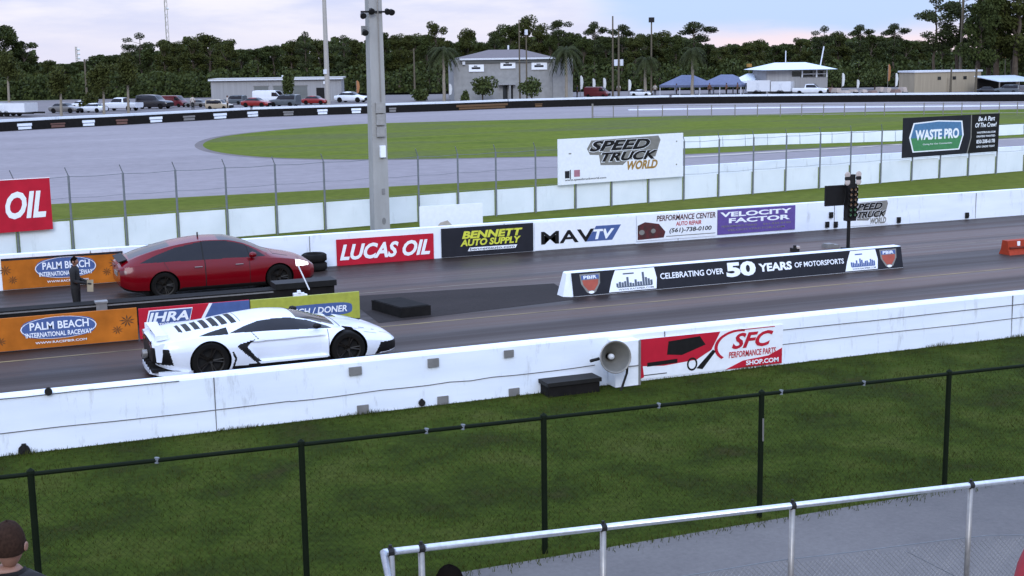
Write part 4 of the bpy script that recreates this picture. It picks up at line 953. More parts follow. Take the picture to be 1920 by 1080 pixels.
# (kind, left px, right px, base v, colour, flip, label)
PL=[('sedan',98,150,212,cg,0,'grey car parked leftmost in the pit lot, behind the thin tree trunk'),
('sedan',150,197,211,cw,1,'white car parked beside the white pickup on its left'),
('sedan',138,178,204,cw,0,'small white car in the row behind the grey car at far left'),
('pickup',196,262,208,cw,1,'white pickup truck parked left of the black boxy van'),
('suv',262,320,204,cb_,0,'black boxy off-roader parked right of the white pickup'),
('van',308,345,201,cmr,0,'maroon van partly behind the black off-roader'),
('sedan',350,388,201,cg,1,'small grey car between the maroon van and the beige jeep'),
('suv',394,430,206,cbg,0,'beige jeep parked in front of the left end of the grey workshop'),
('suv',424,456,196,cbl,1,'blue-grey car by the left corner of the grey workshop'),
('sedan',457,507,201,crd,0,'bright red car parked left of the white box van'),
('van',480,537,197,cw,0,'white box van parked before the workshop doors'),
('suv',508,560,200,cbl,1,'dark jeep parked just right of the white box van'),
('sedan',570,616,196,crd,0,'red car parked beside the foot of the thin light mast'),
('sedan',632,688,192,cw,0,'white car parked left of the thick concrete pole'),
('van',1104,1136,183,cmr,0,'dark red van standing right of the two storey building'),
('sedan',1190,1216,181,cw,0,'tiny white car between the timber poles and the blue tents'),
('pickup',1488,1552,178,cw,0,'white pickup truck parked before the hut with the white roof'),
('sedan',1838,1872,176,cb_,0,'black car parked right of the tan container'),
('suv',1868,1905,176,cbl,1,'dark car under the white roof at the right edge')]
for kind,u0,u1,v,c,fl,lab in PL:
    a=G(u0,v);b=G(u1,v);ctr=(a+b)/2
    if kind not in PV:
        PV[kind]=veh(kind,c,names_[kind]);t,Lc=PV[kind];first=True
    else:
        t0,Lc=PV[kind];t=dup(t0);first=False
    s=(b-a).length/Lc;s=max(.7,min(1.25,s))
    ang=atan2(b.y-a.y,b.x-a.x)+(pi if fl else 0)
    off=Vector((cos(ang),sin(ang),0))*(-Lc*s/2)
    t.location=(ctr.x+off.x,ctr.y+off.y,0);t.rotation_euler=(0,0,ang);t.scale=(s,min(s,1),min(s,1.05));t['label']=lab;t['category']=cats_[kind]
    t['group']='vehicles parked in the pit lot'
    for ch in COL.objects:
        if ch.parent==t and ch.name.split('.')[0]=='body':
            ch.material_slots[0].link='OBJECT';ch.material_slots[0].material=c
# ---------- people ----------
def person(label,loc,rz,H=1.75,shirt=None,pants=None,hair=None,arms='down',hold=False,cat='person'):
    t=thing('person',label,cat,loc,rz);k=H/1.75   # faces +X
    V=[(0,0,.95),(0,0,1.12),(0,0,1.32),(0,0,1.43),(0,0,1.50),(.01,0,1.56),
       (0,.20,1.40),(0,-.20,1.40)]
    R=[(.13,.15),(.115,.14),(.13,.17),(.10,.13),(.055,.055),(.052,.052),(.062,.062),(.062,.062)]
    E=[(0,1),(1,2),(2,3),(3,4),(4,5),(3,6),(3,7)]
    if arms=='down': el=(-.02,.27,1.14);wr=(.06,.27,.90)
    else: el=(.02,.26,1.14);wr=(.26,.14,1.08)
    def addv(p,r): V.append(p);R.append(r);return len(V)-1
    for s,sh in((1,6),(-1,7)):
        e=addv((el[0],s*el[1],el[2]),(.046,.046));w_=addv((wr[0],s*wr[1],wr[2]),(.03,.03));E+= [(sh,e),(e,w_)]
        d=(Vector((wr[0],wr[1],wr[2]))-Vector(el)).normalized()
        pc=Vector((wr[0],s*wr[1],wr[2]));dd=Vector((d.x,s*d.y,d.z));pm=addv(tuple(pc+dd*.07),(.034,.018));E.append((w_,pm))
        lat=Vector((0,0,1)).cross(dd).normalized() if abs(dd.z)<.7 else Vector((1,0,0))
        for q,ln in((-.028,.065),(-.009,.08),(.01,.076),(.028,.06)):
            f1=addv(tuple(pc+dd*.11+lat*q),(.0095,.0095));f2=addv(tuple(pc+dd*(.11+ln)+lat*q*1.1+Vector((.012,-.012*s,0))),(.0075,.0075));E+=[(pm,f1),(f1,f2)]
        th=addv(tuple(pc+dd*.05+lat*.04+Vector((.01,0,0))),(.010,.010));th2=addv(tuple(pc+dd*.10+lat*.06+Vector((.015,-.01*s,0))),(.008,.008));E+=[(w_,th),(th,th2)]
        hp=addv((0,s*.10,.88),(.10,.095));kn=addv((.02,s*.11,.48),(.062,.062));an=addv((-.02,s*.11,.09),(.042,.042));to=addv((.13,s*.125,.035),(.035,.045));hl=addv((-.05,s*.11,.04),(.036,.036))
        E+=[(0,hp),(hp,kn),(kn,an),(an,to),(an,hl)]
    me=bpy.data.meshes.new('p');me.from_pydata([(x*k,y*k,z*k) for x,y,z in V],E,[])
    ob=bpy.data.objects.new('p',me);COL.objects.link(ob)
    ob.modifiers.new('s','SKIN')
    for i,sv in enumerate(me.skin_vertices[0].data): sv.radius=(R[i][0]*k,R[i][1]*k);sv.use_root=(i==0)
    sb=ob.modifiers.new('u','SUBSURF');sb.levels=1;sb.render_levels=1
    bpy.context.view_layer.update()
    em=bpy.data.meshes.new_from_object(ob.evaluated_get(bpy.context.evaluated_depsgraph_get()))
    bv=[tuple(v.co) for v in em.vertices];bn=[tuple(v.normal) for v in em.vertices];bf=[tuple(p.vertices) for p in em.polygons]
    bpy.data.objects.remove(ob)
    mb=MB();mb.add(bv,bf)
    # head with brow, nose, chin, ears
    hv=[];hf=[];n1,n2=12,16;c=Vector((.025,0,1.655))
    for i in range(n1+1):
        ph=pi*i/n1
        for j in range(n2):
            a=2*pi*j/n2;x,y,z=sin(ph)*cos(a),sin(ph)*sin(a),cos(ph)
            X=x*.098;Y=y*.077;Z=z*.118
            if z<-.1: X*=1-.25*(-z) if x<0 else 1;Y*=1-.3*(-z)
            if x>.9 and -.35<z<.1: X+=.016*(1-abs(y)*3)
            if x>.7 and .05<z<.3 and .2<abs(y)<.6: X-=.008
            hv.append(tuple((c+Vector((X,Y,Z)))*k))
    for i in range(n1):
        for j in range(n2): hf.append((i*n2+j,i*n2+(j+1)%n2,(i+1)*n2+(j+1)%n2,(i+1)*n2+j))
    mb.add(hv,hf)
    for s in(-1,1): mb.lathe([(-.008,.0),(-.008,.022),(.004,.03),(.008,.018),(.006,0)],Vector((.01,s*.082,1.65))*k,(-.3,s,0),10)
    mb.build('body',mskin,t,world=False,smooth=True)
    # hair follows the skull
    sv=[];idx={};sf=[]
    for f in hf:
        cc=sum((Vector(hv[q]) for q in f),Vector())/4/k-c
        if cc.z>.035-(.0 if cc.x>.02 else .075) and not(cc.x>.05 and cc.z<.07):
            g=[]
            for q in f:
                if q not in idx: idx[q]=len(sv);p=Vector(hv[q])/k-c;sv.append(tuple((c+p*(1.10+random.uniform(-.025,.035))+Vector((-.004,0,.004)))*k))
                g.append(idx[q])
            sf.append(tuple(g))
    MB().add(sv,sf).build('hair',hair or mhair,t,world=False,smooth=True)
    def cloth(name,test,off,m):
        idx={};vv=[];ff=[]
        for f in bf:
            cc=sum((Vector(bv[q]) for q in f),Vector())/len(f)/k
            if test(cc):
                g=[]
                for q in f:
                    if q not in idx: idx[q]=len(vv);vv.append(tuple(Vector(bv[q])+Vector(bn[q])*off))
                    g.append(idx[q])
                ff.append(tuple(g))
        if ff: MB().add(vv,ff).build(name,m,t,world=False,smooth=True)
    cloth('shirt',lambda p:(.93<p.z<1.53 and abs(p.y)<.235) or (1.12<p.z<1.53),.014,shirt)
    cloth('trousers',lambda p:.10<p.z<.96 and abs(p.y)<.22,.012,pants or mdark)
    cloth('shoe',lambda p:p.z<.10,.008,mblack)
    return t
mshirt=mat('black_shirt_cloth',(.012,.012,.014),.9,sc=30);mredc=mat('red_shirt_cloth',(.35,.03,.05),.9,sc=30)
pp=G(137,622);person('person in dark clothes holding a paper between the divider boards and the red car',(2.28,32.35,0),radians(-20),1.50,mshirt,mdark,mat('black_hair',(.008,.007,.007),.95,spec=.0),'hold')
t=thing('paper_sheet','pale sheet of paper held by the standing person in dark clothes','paper',(2.6,32.2,.85))
MB().add([(2.52,32.12,.72),(2.66,32.16,.70),(2.68,32.20,.98),(2.53,32.13,.99),(2.52,32.128,.72),(2.66,32.168,.70),(2.68,32.208,.98),(2.53,32.138,.99)],[(0,1,2,3),(7,6,5,4),(0,4,5,1),(1,5,6,2),(2,6,7,3),(3,7,4,0)]).build('sheet',mat('cream_paper',(.40,.37,.28),.7),t)
def stand_person(label,u,v,Z,deck,shirt,rz,hair=None):
    d=ray(u,v);p=CP+d*(Z/1.0);H=p.z-deck
    return person(label,(p.x,p.y,deck),rz,H/1.775*1.75,shirt,mdark,hair)
stand_person('brown haired spectator in a black shirt at the bottom left, seen from behind',12,984,8.1,1.1,mshirt,radians(80))
stand_person('dark haired spectator whose head shows below the silver pipe rail',845,1067,7.9,1.1,mshirt,radians(85),mat('black_hair',(.008,.007,.007),.95,spec=.0))
dk=struct('stand_step',MB().box((2,-2,1.4),(9,6.3,2.1)),deckm)
d=ray(2034,1022);p=CP+d*6.0
person('spectator in a red shirt at the bottom right corner, mostly out of frame',(p.x,p.y,2.1),radians(80),(p.z-2.1)/1.43*1.75,mredc,mdark)
# ---------- buildings ----------
def frame(u0,v0,u1,v1,name,label,cat):
    A=G(u0,v0);B_=G(u1,v1);ang=atan2(B_.y-A.y,B_.x-A.x);t=thing(name,label,cat,A,ang);Lm=(B_-A).length
    k=(dep(A)+dep(B_))/2/FPX
    def fx(u): # px column to distance along the front
        d=ray(u,(v0+v1)/2);ex=Vector((cos(ang),sin(ang),0));n=Vector((-ex.y,ex.x,0));s_=(A-CP).dot(n)/d.dot(n);return (CP+d*s_-A).dot(ex)
    return t,Lm,k,fx
def lb(t,name,m,*boxes):
    mb=MB()
    for b in boxes: mb.box(*b)
    return mb.build(name,m,t,world=False)
mmet=mat('grey_metal_siding',(.34,.38,.45),.6,sc=1,stretch=(6,1,.1));mdoor=mat('roller_door_grey',(.15,.18,.20),.6,sc=2,stretch=(.1,1,6));mroof=mat('pale_metal_roof',(.42,.45,.48),.5,sc=2);mtrim=mat('white_trim',(.62,.63,.66),.6);mstu=mat('grey_blue_stucco',(.33,.37,.42),.85,sc=1.5);mrg=mat('grey_shingle_roof',(.20,.20,.24),.95,spec=.1,sc=6);mwin=mat('building_window_glass',(.03,.035,.04),.1)
t,Lm,k,fx=frame(397,194,641,190,'workshop_building','long low grey metal workshop with roller doors behind the parked cars','building')
h=42*k
lb(t,'wall',mmet,((0,0,0),(Lm,9,h)))
lb(t,'roof',mroof,((-.3,-.3,h),(Lm+.3,9.3,h+.22)));lb(t,'gutter',mtrim,((-.3,-.42,h-.05),(Lm+.3,-.31,h+.12)))
for a,b in((478,504),(514,541),(551,577)): lb(t,'roller_door',mdoor,((fx(a),-.06,0),(fx(b),.05,30*k))); lb(t,'door_header',mgrey,((fx(a)-.1,-.09,30*k),(fx(b)+.1,.04,31.5*k)))
lb(t,'doorway',mblack,((fx(594),-.05,0),(fx(609),.05,26*k)));lb(t,'roof_vent',mtrim,((fx(529),1,h+.2),(fx(532),1.4,h+.6)));lb(t,'wall_lamp',mwlet,((fx(608),-.3,h-.7),(fx(611),-.05,h-.3)))
t,Lm,k,fx=frame(852,189,1073,185,'two_storey_building','grey two storey stucco building with hipped roof and three white signs','building')
h=76*k
lb(t,'wall',mstu,((0,0,0),(Lm,9,h)));lb(t,'side_wing',mstu,((fx(1036),-.5,0),(Lm,0,h*.98)))
x0,x1=fx(868),fx(1034);hr=h+17*k
MB().add([(x0-.4,-.6,h+.1),(x1+.4,-.6,h+.1),(x1+.4,9.6,h+.1),(x0-.4,9.6,h+.1),(x0+4.2,4.5,hr),(x1-3.4,4.5,hr)],[(0,1,5,4),(1,2,5),(2,3,4,5),(3,0,4),(0,3,2,1)]).build('roof',mrg,t,world=False)
lb(t,'fascia',mtrim,((x0-.45,-.66,h-.12),(x1+.45,-.57,h+.12)))
for n_,(a,b,va,vb) in enumerate(((880,908,122,135),(939,967,113,130),(997,1026,120,133))):
    s_=lb(t,'sign_board',mwlet,((fx(a),-.16,(188-vb)*k),(fx(b),-.05,(188-va)*k)))
    lb(t,'sign_mark',mnavy,((fx(a)+.4,-.18,(188-vb)*k+.35),(fx(b)-.5,-.165,(188-vb)*k+.62)),((fx(a)+.7,-.18,(188-vb)*k+.68),(fx(b)-.9,-.165,(188-vb)*k+.82)))
lb(t,'balcony_canopy',mmet,((fx(934),-1.0,28*k),(fx(966),-.0,30*k)))
for u in(955,): lb(t,'column',mstu,((fx(u)-.12,-.9,0),(fx(u)+.12,-.66,28*k)))
for a,b in((943,952),(957,962)): lb(t,'door',mwin,((fx(a),-.04,0),(fx(b),.05,27*k)))
lb(t,'painted_eave_shadow',mdoor,((x0-.2,-.3,h-.5),(x1+.2,-.02,h-.13)))  # dark strip that paints the shade below the eaves
MB().tube((x0+7,4.5,hr),(x0+7,4.5,hr+.6),.12,n=6).build('roof_vent',mtrim,t,world=False)
lb(t,'wall_unit',mtrim,((fx(868),-.4,(188-122)*k),(fx(873),-.05,(188-116)*k)))
# observation hut
t,Lm,k,fx=frame(1437,178,1551,176,'observation_hut','grey hut with a white shallow roof and windowed upper floor','building')
h=46*k
lb(t,'wall',mmet,((0,0,0),(Lm,7,31*k)));lb(t,'upper_wall',mmet,((fx(1437),0,31*k),(fx(1500),7,h)),((fx(1500),1.2,31*k),(Lm,7,h)))
lb(t,'window',mwin,((fx(1484),-.05,33*k),(fx(1502),.04,43*k)));lb(t,'window',mwin,((fx(1508),1.14,33*k),(fx(1528),1.22,43*k)));lb(t,'window',mwin,((fx(1532),1.14,33*k),(fx(1548),1.22,43*k)))
for u in(1503,1530,1549): lb(t,'post',mtrim,((fx(u)-.1,-.1,31*k),(fx(u)+.1,.1,h)))
lb(t,'railing',mtrim,((fx(1503),-.05,37*k),(Lm,.0,38*k)))
MB().add([(-1,-1.4,h),(Lm+1,-1.4,h),(Lm+1,8.4,h),(-1,8.4,h),(2.2,3.5,h+13*k),(Lm-2.2,3.5,h+13*k)],[(0,1,5,4),(1,2,5),(2,3,4,5),(3,0,4),(0,3,2,1)]).build('roof',mat('white_metal_roof',(.62,.68,.74),.4),t,world=False)
MB().tube((fx(1484),3,h),(fx(1484),3,h+35*k),.07,n=6).build('mast',mtrim,t,world=False);MB().tube((fx(1549),3,h),(fx(1556),3,h+42*k),.09,n=6).build('mast',mtrim,t,world=False)
# tan container
t,Lm,k,fx=frame(1714,174,1838,171,'site_container','tan container office with a white roof edge near the right edge','container')
mtan=mat('tan_container_paint',(.36,.34,.28),.7,sc=1.5,stretch=(5,1,.2));h=37*k
lb(t,'wall',mtan,((0,0,0),(Lm,4,h)));lb(t,'roof',mtrim,((-.15,-.15,h),(Lm+.15,4.15,h+.25)))
for u in(1757,1785,1805): lb(t,'vent_window',mwin,((fx(u),-.05,h*.62),(fx(u+6),.04,h*.78)))
lb(t,'door',mat('tan_door_paint',(.30,.28,.23),.7),((fx(1775),-.05,.1),(fx(1782),.04,h*.7)))
t,Lm,k,fx=frame(1868,174,1945,172,'open_shed','open shed with a low white roof at the right edge','shed')
MB().add([(0,-.5,20*k),(Lm,-.5,20*k),(Lm,5,29*k),(0,5,29*k),(0,-.5,21.5*k),(Lm,-.5,21.5*k),(Lm,5,30.5*k),(0,5,30.5*k)],[(0,3,2,1),(4,5,6,7),(0,1,5,4),(1,2,6,5),(2,3,7,6),(3,0,4,7)]).build('roof',mat('white_metal_roof',(.62,.68,.74),.4),t,world=False)
for x in(.2,Lm/2,Lm-.2): lb(t,'post',mgal,((x-.06,-.4,0),(x+.06,-.28,20*k)))
lb(t,'back_wall',mdark,((0,4.6,0),(Lm,4.8,26*k)))
# tents
def tent(u0,u1,v,label,m,hp,he):
    t,Lm,k,fx=frame(u0,v,u1,v,'canopy_tent',label,'tent');D=7
    MB().add([(0,0,he*k),(Lm,0,he*k),(Lm,D,he*k),(0,D,he*k),(Lm*.36,D/2,hp*k),(Lm*.64,D/2,hp*k)],[(0,1,5,4),(1,2,5),(2,3,4,5),(3,0,4)]).build('canopy',m,t,world=False)
    lb(t,'valance',m,((0,-.02,(he-4)*k),(Lm,.02,he*k)),((-.02,0.02,(he-4)*k),(.02,D,he*k)),((Lm-.02,0.02,(he-4)*k),(Lm+.02,D,he*k)))
    for x in(.1,Lm/2,Lm-.1):
        for y in(.1,D-.1): lb(t,'leg',mtrim,((x-.05,y-.05,0),(x+.05,y+.05,he*k)))
    return t,Lm,k
mtb=mat('blue_tent_fabric',(.13,.17,.33),.8,sc=2);mtw=mat('white_tent_fabric',(.68,.72,.76),.8,sc=2)
tent(1236,1313,179,'blue canopy tent, the left one of the two',mtb,37,19);tent(1309,1390,178,'blue canopy tent, the right one beside the white tent',mtb,37,19);tent(1372,1416,177,'small white peaked tent between blue tent and trailer',mtw,38,25)
for u0,u1,v,hh,lab in((1400,1443,178,27,'white box trailer beside the small white tent'),(1445,1482,178,25,'white box trailer left of the white pickup'),(-30,47,219,25,'long white box trailer at the left edge of the pit lot')):
    t,Lm,k,fx=frame(u0,v,u1,v,'box_trailer',lab,'trailer');lb(t,'box_body',cw,((0,0,.5),(Lm,2.4,.5+hh*k-.5)));lb(t,'door',mtrim,((Lm*.4,-.03,.7),(Lm*.55,.02,hh*k*.85)));lb(t,'chassis',mdark,((.1,.1,.3),(Lm+1,.3,.5)),((.1,2.1,.3),(Lm+1,2.3,.5)))
    for x in(Lm*.4,Lm*.55):
        for y in(.0,2.2): MB().lathe([(0,0),(0,.34),(.2,.34),(.2,0)],(x,y,.34),(0,1,0),12).build('wheel',mtyre,t,world=False)
# stalls / karts cluster (small crates, tables)
random.seed(5)
mcr=mat('cream_kart_cover',(.45,.42,.42),.8);mbr=mat('brown_kart_cover',(.20,.14,.13),.8)
desc=['first','second','third','fourth','fifth','sixth','seventh','eighth','ninth','tenth','eleventh','twelfth']
for i,u in enumerate((1560,1574,1590,1606,1622,1640,1655,1668,1684,1698)):
    p=G(u,176.5+(i%3));k=dep(p)/FPX;t=thing('pit_cart','covered pit cart, %s from the left between the hut and the tan container'%desc[i],'cart',p,random.uniform(-.3,.3),'covered carts right of the hut')
    w_=k*random.uniform(9,14);h=k*random.uniform(8,13)
    MB().add([(-w_/2,0,.3),(w_/2,0,.3),(w_/2,1.4,.3),(-w_/2,1.4,.3),(-w_/2*.7,.2,h),(w_/2*.8,.2,h),(w_/2*.8,1.2,h),(-w_/2*.7,1.2,h)],[(0,3,2,1),(4,5,6,7),(0,1,5,4),(1,2,6,5),(2,3,7,6),(3,0,4,7)]).build('cover',random.choice((mcr,mcr,mbr)),t,world=False)
    for x in(-w_*.35,w_*.35):
        MB().tube((x,.05,.2),(x,.25,.2),.2,n=10).build('wheel',mtyre,t,world=False)
# lot people
mp1=[mat('dark_jacket_cloth',(.03,.03,.05),.9),mat('white_jacket_cloth',(.55,.55,.57),.9),mat('brown_jacket_cloth',(.15,.08,.06),.9),mat('blue_jacket_cloth',(.08,.12,.25),.9)]
for u,v,c,lab in [(1082,183,0,'dark dressed person right of the two storey building'),(1228,180,1,'white shirted person left of the blue tents'),(1160,180,1,'white shirted person by the timber poles'),(1330,179,2,'brown dressed person under the right blue tent, nearest its centre'),(1362,179,2,'brown dressed person at the right end of the blue tents'),(1268,180,3,'blue dressed person under the left blue tent'),(362,206,1,'white shirted person standing right of the maroon van'),(427,207,1,'white shirted person right of the beige jeep'),(1383,178,2,'brown dressed person before the small white tent')]:
    p=G(u,v);person(lab,p,radians(random.uniform(0,360)),1.75,mp1[c])
# ---------- poles, masts, flags ----------
mwood=mat('timber_pole_wood',(.12,.11,.085),.9,sc=3);mgp=mat('pale_pole_paint',(.42,.44,.46),.6)
def upole(u,vb,vt,wpx,label,m,name='utility_pole',cat='pole'):
    p=G(u,vb);k=dep(p)/FPX;t=thing(name,label,cat,p);hh=(vb-vt)*k
    MB().tube((0,0,0),(0,0,hh),wpx*k/2*1.15,wpx*k/2*.75,8).build('shaft',m,t,world=False);return t,k,hh
t,k,hh=upole(615,196,-60,9,'tall slim grey light mast standing before the workshop',mgp,'light_mast');lb(t,'control_box',mtrim,((-.5,-.4,4.0),(-.1,-.1,4.6)))
upole(1149,181,33,3.6,'tall timber pole, left one of the pair right of the grey building',mwood)
t,k,hh=upole(1160,181,58,4,'shorter timber pole carrying white transformers, right one of the pair',mwood)
for s in(-1,1): MB().tube((s*.45,0,4.4),(s*.45,0,5.3),.28,n=10).build('transformer',mtrim,t,world=False)
t,k,hh=upole(1221,181,42,3.4,'timber pole with a dark lamp head right of the pair of poles',mwood);lb(t,'lamp_head',mdark,((-.3,-.3,hh-.2),(.3,.3,hh+.5)))
upole(975,190,40,3.2,'thin timber pole, left one before the grey building',mwood);t,k,hh=upole(988,190,62,3.2,'thin timber pole with a white box before the grey building',mwood);lb(t,'lamp_head',mtrim,((-.15,-.2,hh-.4),(.15,.2,hh+.3)))
upole(778,180,92,3.2,'thin timber pole in the woods edge right of the thick concrete pole',mwood);upole(164,195,112,4,'thin timber pole among the trees behind the left parked cars',mwood)
upole(1799,170,-30,5.5,'tall grey timber pole in front of the big pines at right',mwood);upole(1782,175,128,4,'dark post before the tan container, left one',mwood);upole(1829,175,128,4.5,'dark post before the tan container, right one',mwood)
t,k,hh=upole(1883,160,108,2.4,'thin pole with a yellow lamp head at the right edge',mwood);lb(t,'lamp_head',mgold,((-.4,-.3,hh-.1),(.4,.3,hh+.3)))
t,k,hh=upole(1404,170,125,2.2,'thin pole with a lamp head behind the small white tent',mwood);lb(t,'lamp_head',mgold,((-.3,-.3,hh-.1),(.3,.3,hh+.4)))
# lattice masts far off
def mast(u,vb,vt,Z,w_,label):
    p=away(u,Z);k=Z/FPX;h=105-.014*(u-960);zt=CH+(h-vt)*k
    t=thing('lattice_mast',label,'mast',p);mb=MB();n=14
    q=[(w_,0),(-w_/2,w_*.87),(-w_/2,-w_*.87)]
    for a in q: mb.tube((a[0],a[1],0),(a[0]*.7,a[1]*.7,zt),.16 if Z>500 else .05,n=4)
    for i in range(n):
        z0,z1=zt*i/n,zt*(i+1)/n
        for j in range(3):
            a=q[j];b=q[(j+1)%3];mb.tube((a[0],a[1],z0),(b[0],b[1],z1),.1 if Z>500 else .03,n=3)
    mb.build('lattice',mgp,t,world=False)
    for f in(.6,.75,.9): MB().tube((.5,0,zt*f),(1.6,0,zt*f),.5,n=8).build('dish',mtrim,t,world=False)
mast(316,130,-60,700,1.0,'tall pale lattice radio mast above the trees at left');mast(144,140,88,600,.6,'short thin lattice antenna above the low trees at far left')
mflag=mat('white_flag_cloth',(.60,.60,.58),.8);mfl2=mat('orange_flag_cloth',(.45,.22,.10),.8)
def flag(u,vb,vt,label,m):
    p=G(u,vb);k=dep(p)/FPX;t=thing('feather_flag',label,'flag',p,0,'feather flags around the pit lot');hh=(vb-vt)*k
    MB().tube((0,0,0),(0,0,hh),.04,n=5).build('pole',mgal,t,world=False)
    mb=MB();pts=[(0.02,hh*.35),(.35,hh*.4),(.5,hh*.7),(.42,hh*.93),(.2,hh*1.02),(.02,hh)];mb.prism(pts,-.01,.02,'y');mb.build('cloth',m,t,world=False)
for i,(u,vb,vt,m,lab) in enumerate([(1088,182,143,mflag,'white feather flag nearest the right side of the grey building'),(1111,182,148,mflag,'white feather flag, middle one right of the grey building'),(1131,182,147,mflag,'white feather flag left of the timber pole pair'),(1178,182,150,mflag,'thin pale feather flag right of the timber pole pair'),(1578,176,138,mflag,'tall pale feather flag right of the windowed hut'),(1606,174,150,mflag,'short pale feather flag behind the pit carts'),(1678,176,138,mflag,'tall pale feather flag left of the tan container'),(1664,170,122,mfl2,'orange flag above the pit carts'),(669,188,152,mfl2,'orange figure-like flag between the workshop and the thick pole'),(842,190,158,mflag,'white feather flag left of the grey building')]): flag(u,vb,vt,lab,m)
# ---------- trees ----------
def leafmat(name,c1,c2):
    return mat(name,c1,.8,col2=c2,sc=.7,spec=.2)
lm=[leafmat('dark_leaf',(.032,.049,.013),(.060,.086,.021)),leafmat('olive_leaf',(.041,.054,.013),(.073,.092,.021)),leafmat('pine_leaf',(.032,.047,.017),(.056,.078,.026))]
lpalm=leafmat('palm_leaf',(.026,.038,.012),(.05,.066,.022));lbush=leafmat('bush_leaf',(.045,.07,.02),(.08,.11,.035));mbark=mat('bark',(.09,.075,.06),.9,sc=4);mpb=mat('palm_bark',(.30,.29,.26),.9,sc=5)
def leaves(mb,c,R,n,s,rnd):
    for _ in range(n):
        while 1:
            p=Vector((rnd.uniform(-1,1),rnd.uniform(-1,1),rnd.uniform(-1,1)))
            if p.length<1: break
        p=Vector((p.x*R[0],p.y*R[1],p.z*R[2]))+Vector(c)
        a=Vector((rnd.gauss(0,1),rnd.gauss(0,1),rnd.gauss(0,1))).normalized();b=a.orthogonal().normalized();q=rnd.uniform(.6,1.3)*s
        cc=a.cross(b)*q*.6;b=b*q
        mb.add([p-b,p-cc*.8,p+b*.9,p+cc],[(0,1,2,3)])
def tree_proto(kind,seed,lmat):
    rnd=random.Random(seed);t=thing('pine_tree' if kind=='pine' else 'leafy_tree','x','tree')
    tr=MB();cr=MB()
    if kind=='pine':
        p=Vector((0,0,0))
        for i in range(6):
            q=Vector((rnd.uniform(-.15,.15),rnd.uniform(-.15,.15),(i+1)*9.6/6));tr.tube(p,q,.20-.027*i,.20-.027*(i+1),6);p=q
        for i in range(21):
            z=4.3+rnd.random()*5.1;a=rnd.random()*6.28;r=rnd.uniform(.25,1.0)*2.1*sqrt(max(.08,1-((z-7.0)/3.2)**2))
            c=(r*cos(a),r*sin(a),z);tr.tube((0,0,z-.6),c,.05,.02,4);leaves(cr,c,(.8,.8,.42),190,.13,rnd)
        leaves(cr,(0,0,9.4),(.8,.8,.6),260,.13,rnd)
    else:
        p=Vector((0,0,0))
        for i in range(4):
            q=Vector((rnd.uniform(-.2,.2),rnd.uniform(-.2,.2),(i+1)*1.7));tr.tube(p,q,.28-.05*i,.28-.05*(i+1),7);p=q
        for i in range(20):
            z=rnd.uniform(2.6,9.2);rr=2.4*sqrt(max(.08,1-((z-5.9)/4.3)**2));a=rnd.random()*6.28;r=rr*rnd.uniform(.25,.9)
            c=(r*cos(a),r*sin(a),z);tr.tube((0,0,min(z*.8,6)),c,.06,.02,4);s_=rnd.uniform(.65,1.05);leaves(cr,c,(s_,s_,s_*.75),300,.15,rnd)
    tr.build('trunk',mbark,t,world=False);cr.build('crown',lmat,t,world=False,recalc=False);kids(t);return t
protos={'broad':[tree_proto('broad',i,lm[i%2]) for i in (1,2,3,4)],'pine':[tree_proto('pine',i,lm[2]) for i in (11,12,13)]}
used=set()
TL=[(-20,40,75,'b'),(8,44,62,'b'),(47,74,52,'b'),(88,112,40,'b'),(118,117,36,'b'),(150,113,34,'b'),(186,102,46,'b'),(216,100,40,'b'),(240,97,40,'b'),(264,64,46,'p'),(284,86,44,'b'),(308,74,36,'b'),(334,78,38,'b'),(362,68,48,'b'),(394,62,56,'b'),(424,73,44,'b'),(452,90,40,'b'),(482,88,42,'b'),(512,82,36,'b'),(545,76,48,'b'),(574,62,34,'p'),(600,73,46,'b'),(645,68,36,'p'),(668,74,40,'b'),(724,58,44,'b'),(748,64,40,'b'),(775,64,44,'b'),(800,62,44,'b'),(820,40,40,'b'),(846,74,36,'b'),(877,53,44,'b'),(905,76,36,'b'),(928,60,34,'p'),(952,42,50,'b'),(985,31,56,'b'),(1012,46,44,'b'),(1032,62,34,'b'),(1048,40,44,'p'),(1073,58,46,'b'),(1095,68,40,'b'),(1115,43,38,'p'),(1136,66,36,'b'),(1166,48,44,'p'),(1190,68,40,'b'),(1205,60,40,'b'),(1236,57,54,'b'),(1266,62,40,'b'),(1300,43,62,'p'),(1325,80,40,'b'),(1352,84,40,'b'),(1376,80,34,'b'),(1402,78,36,'b'),(1426,74,34,'b'),(1452,82,38,'b'),(1482,80,40,'b'),(1503,70,34,'b'),(1545,51,40,'p'),(1572,58,44,'b'),(1612,48,40,'p'),(1634,62,44,'b'),(1676,46,44,'p'),(1700,72,40,'b'),(1724,76,40,'b'),(1768,76,44,'b'),(1812,70,44,'b')]
LMK=[(0,'the left photo edge'),(230,'the parked white pickup'),(330,'the maroon van'),(480,'the grey workshop roof'),(610,'the slim light mast'),(705,'the thick concrete pole'),(830,'the left end of the grey building'),(960,'the grey building roof'),(1070,'the right end of the grey building'),(1155,'the pair of timber poles'),(1221,'the lone timber pole'),(1310,'the blue tents'),(1400,'the small white tent'),(1495,'the windowed hut'),(1620,'the pit carts'),(1776,'the tan container'),(1900,'the open shed')]
grp={}
for r in TL:
    l=min(LMK,key=lambda q:abs(q[0]-r[0]))[1];grp.setdefault(l,[]).append(r)
ordn=['leftmost','second','third','fourth','fifth','sixth','seventh','eighth']
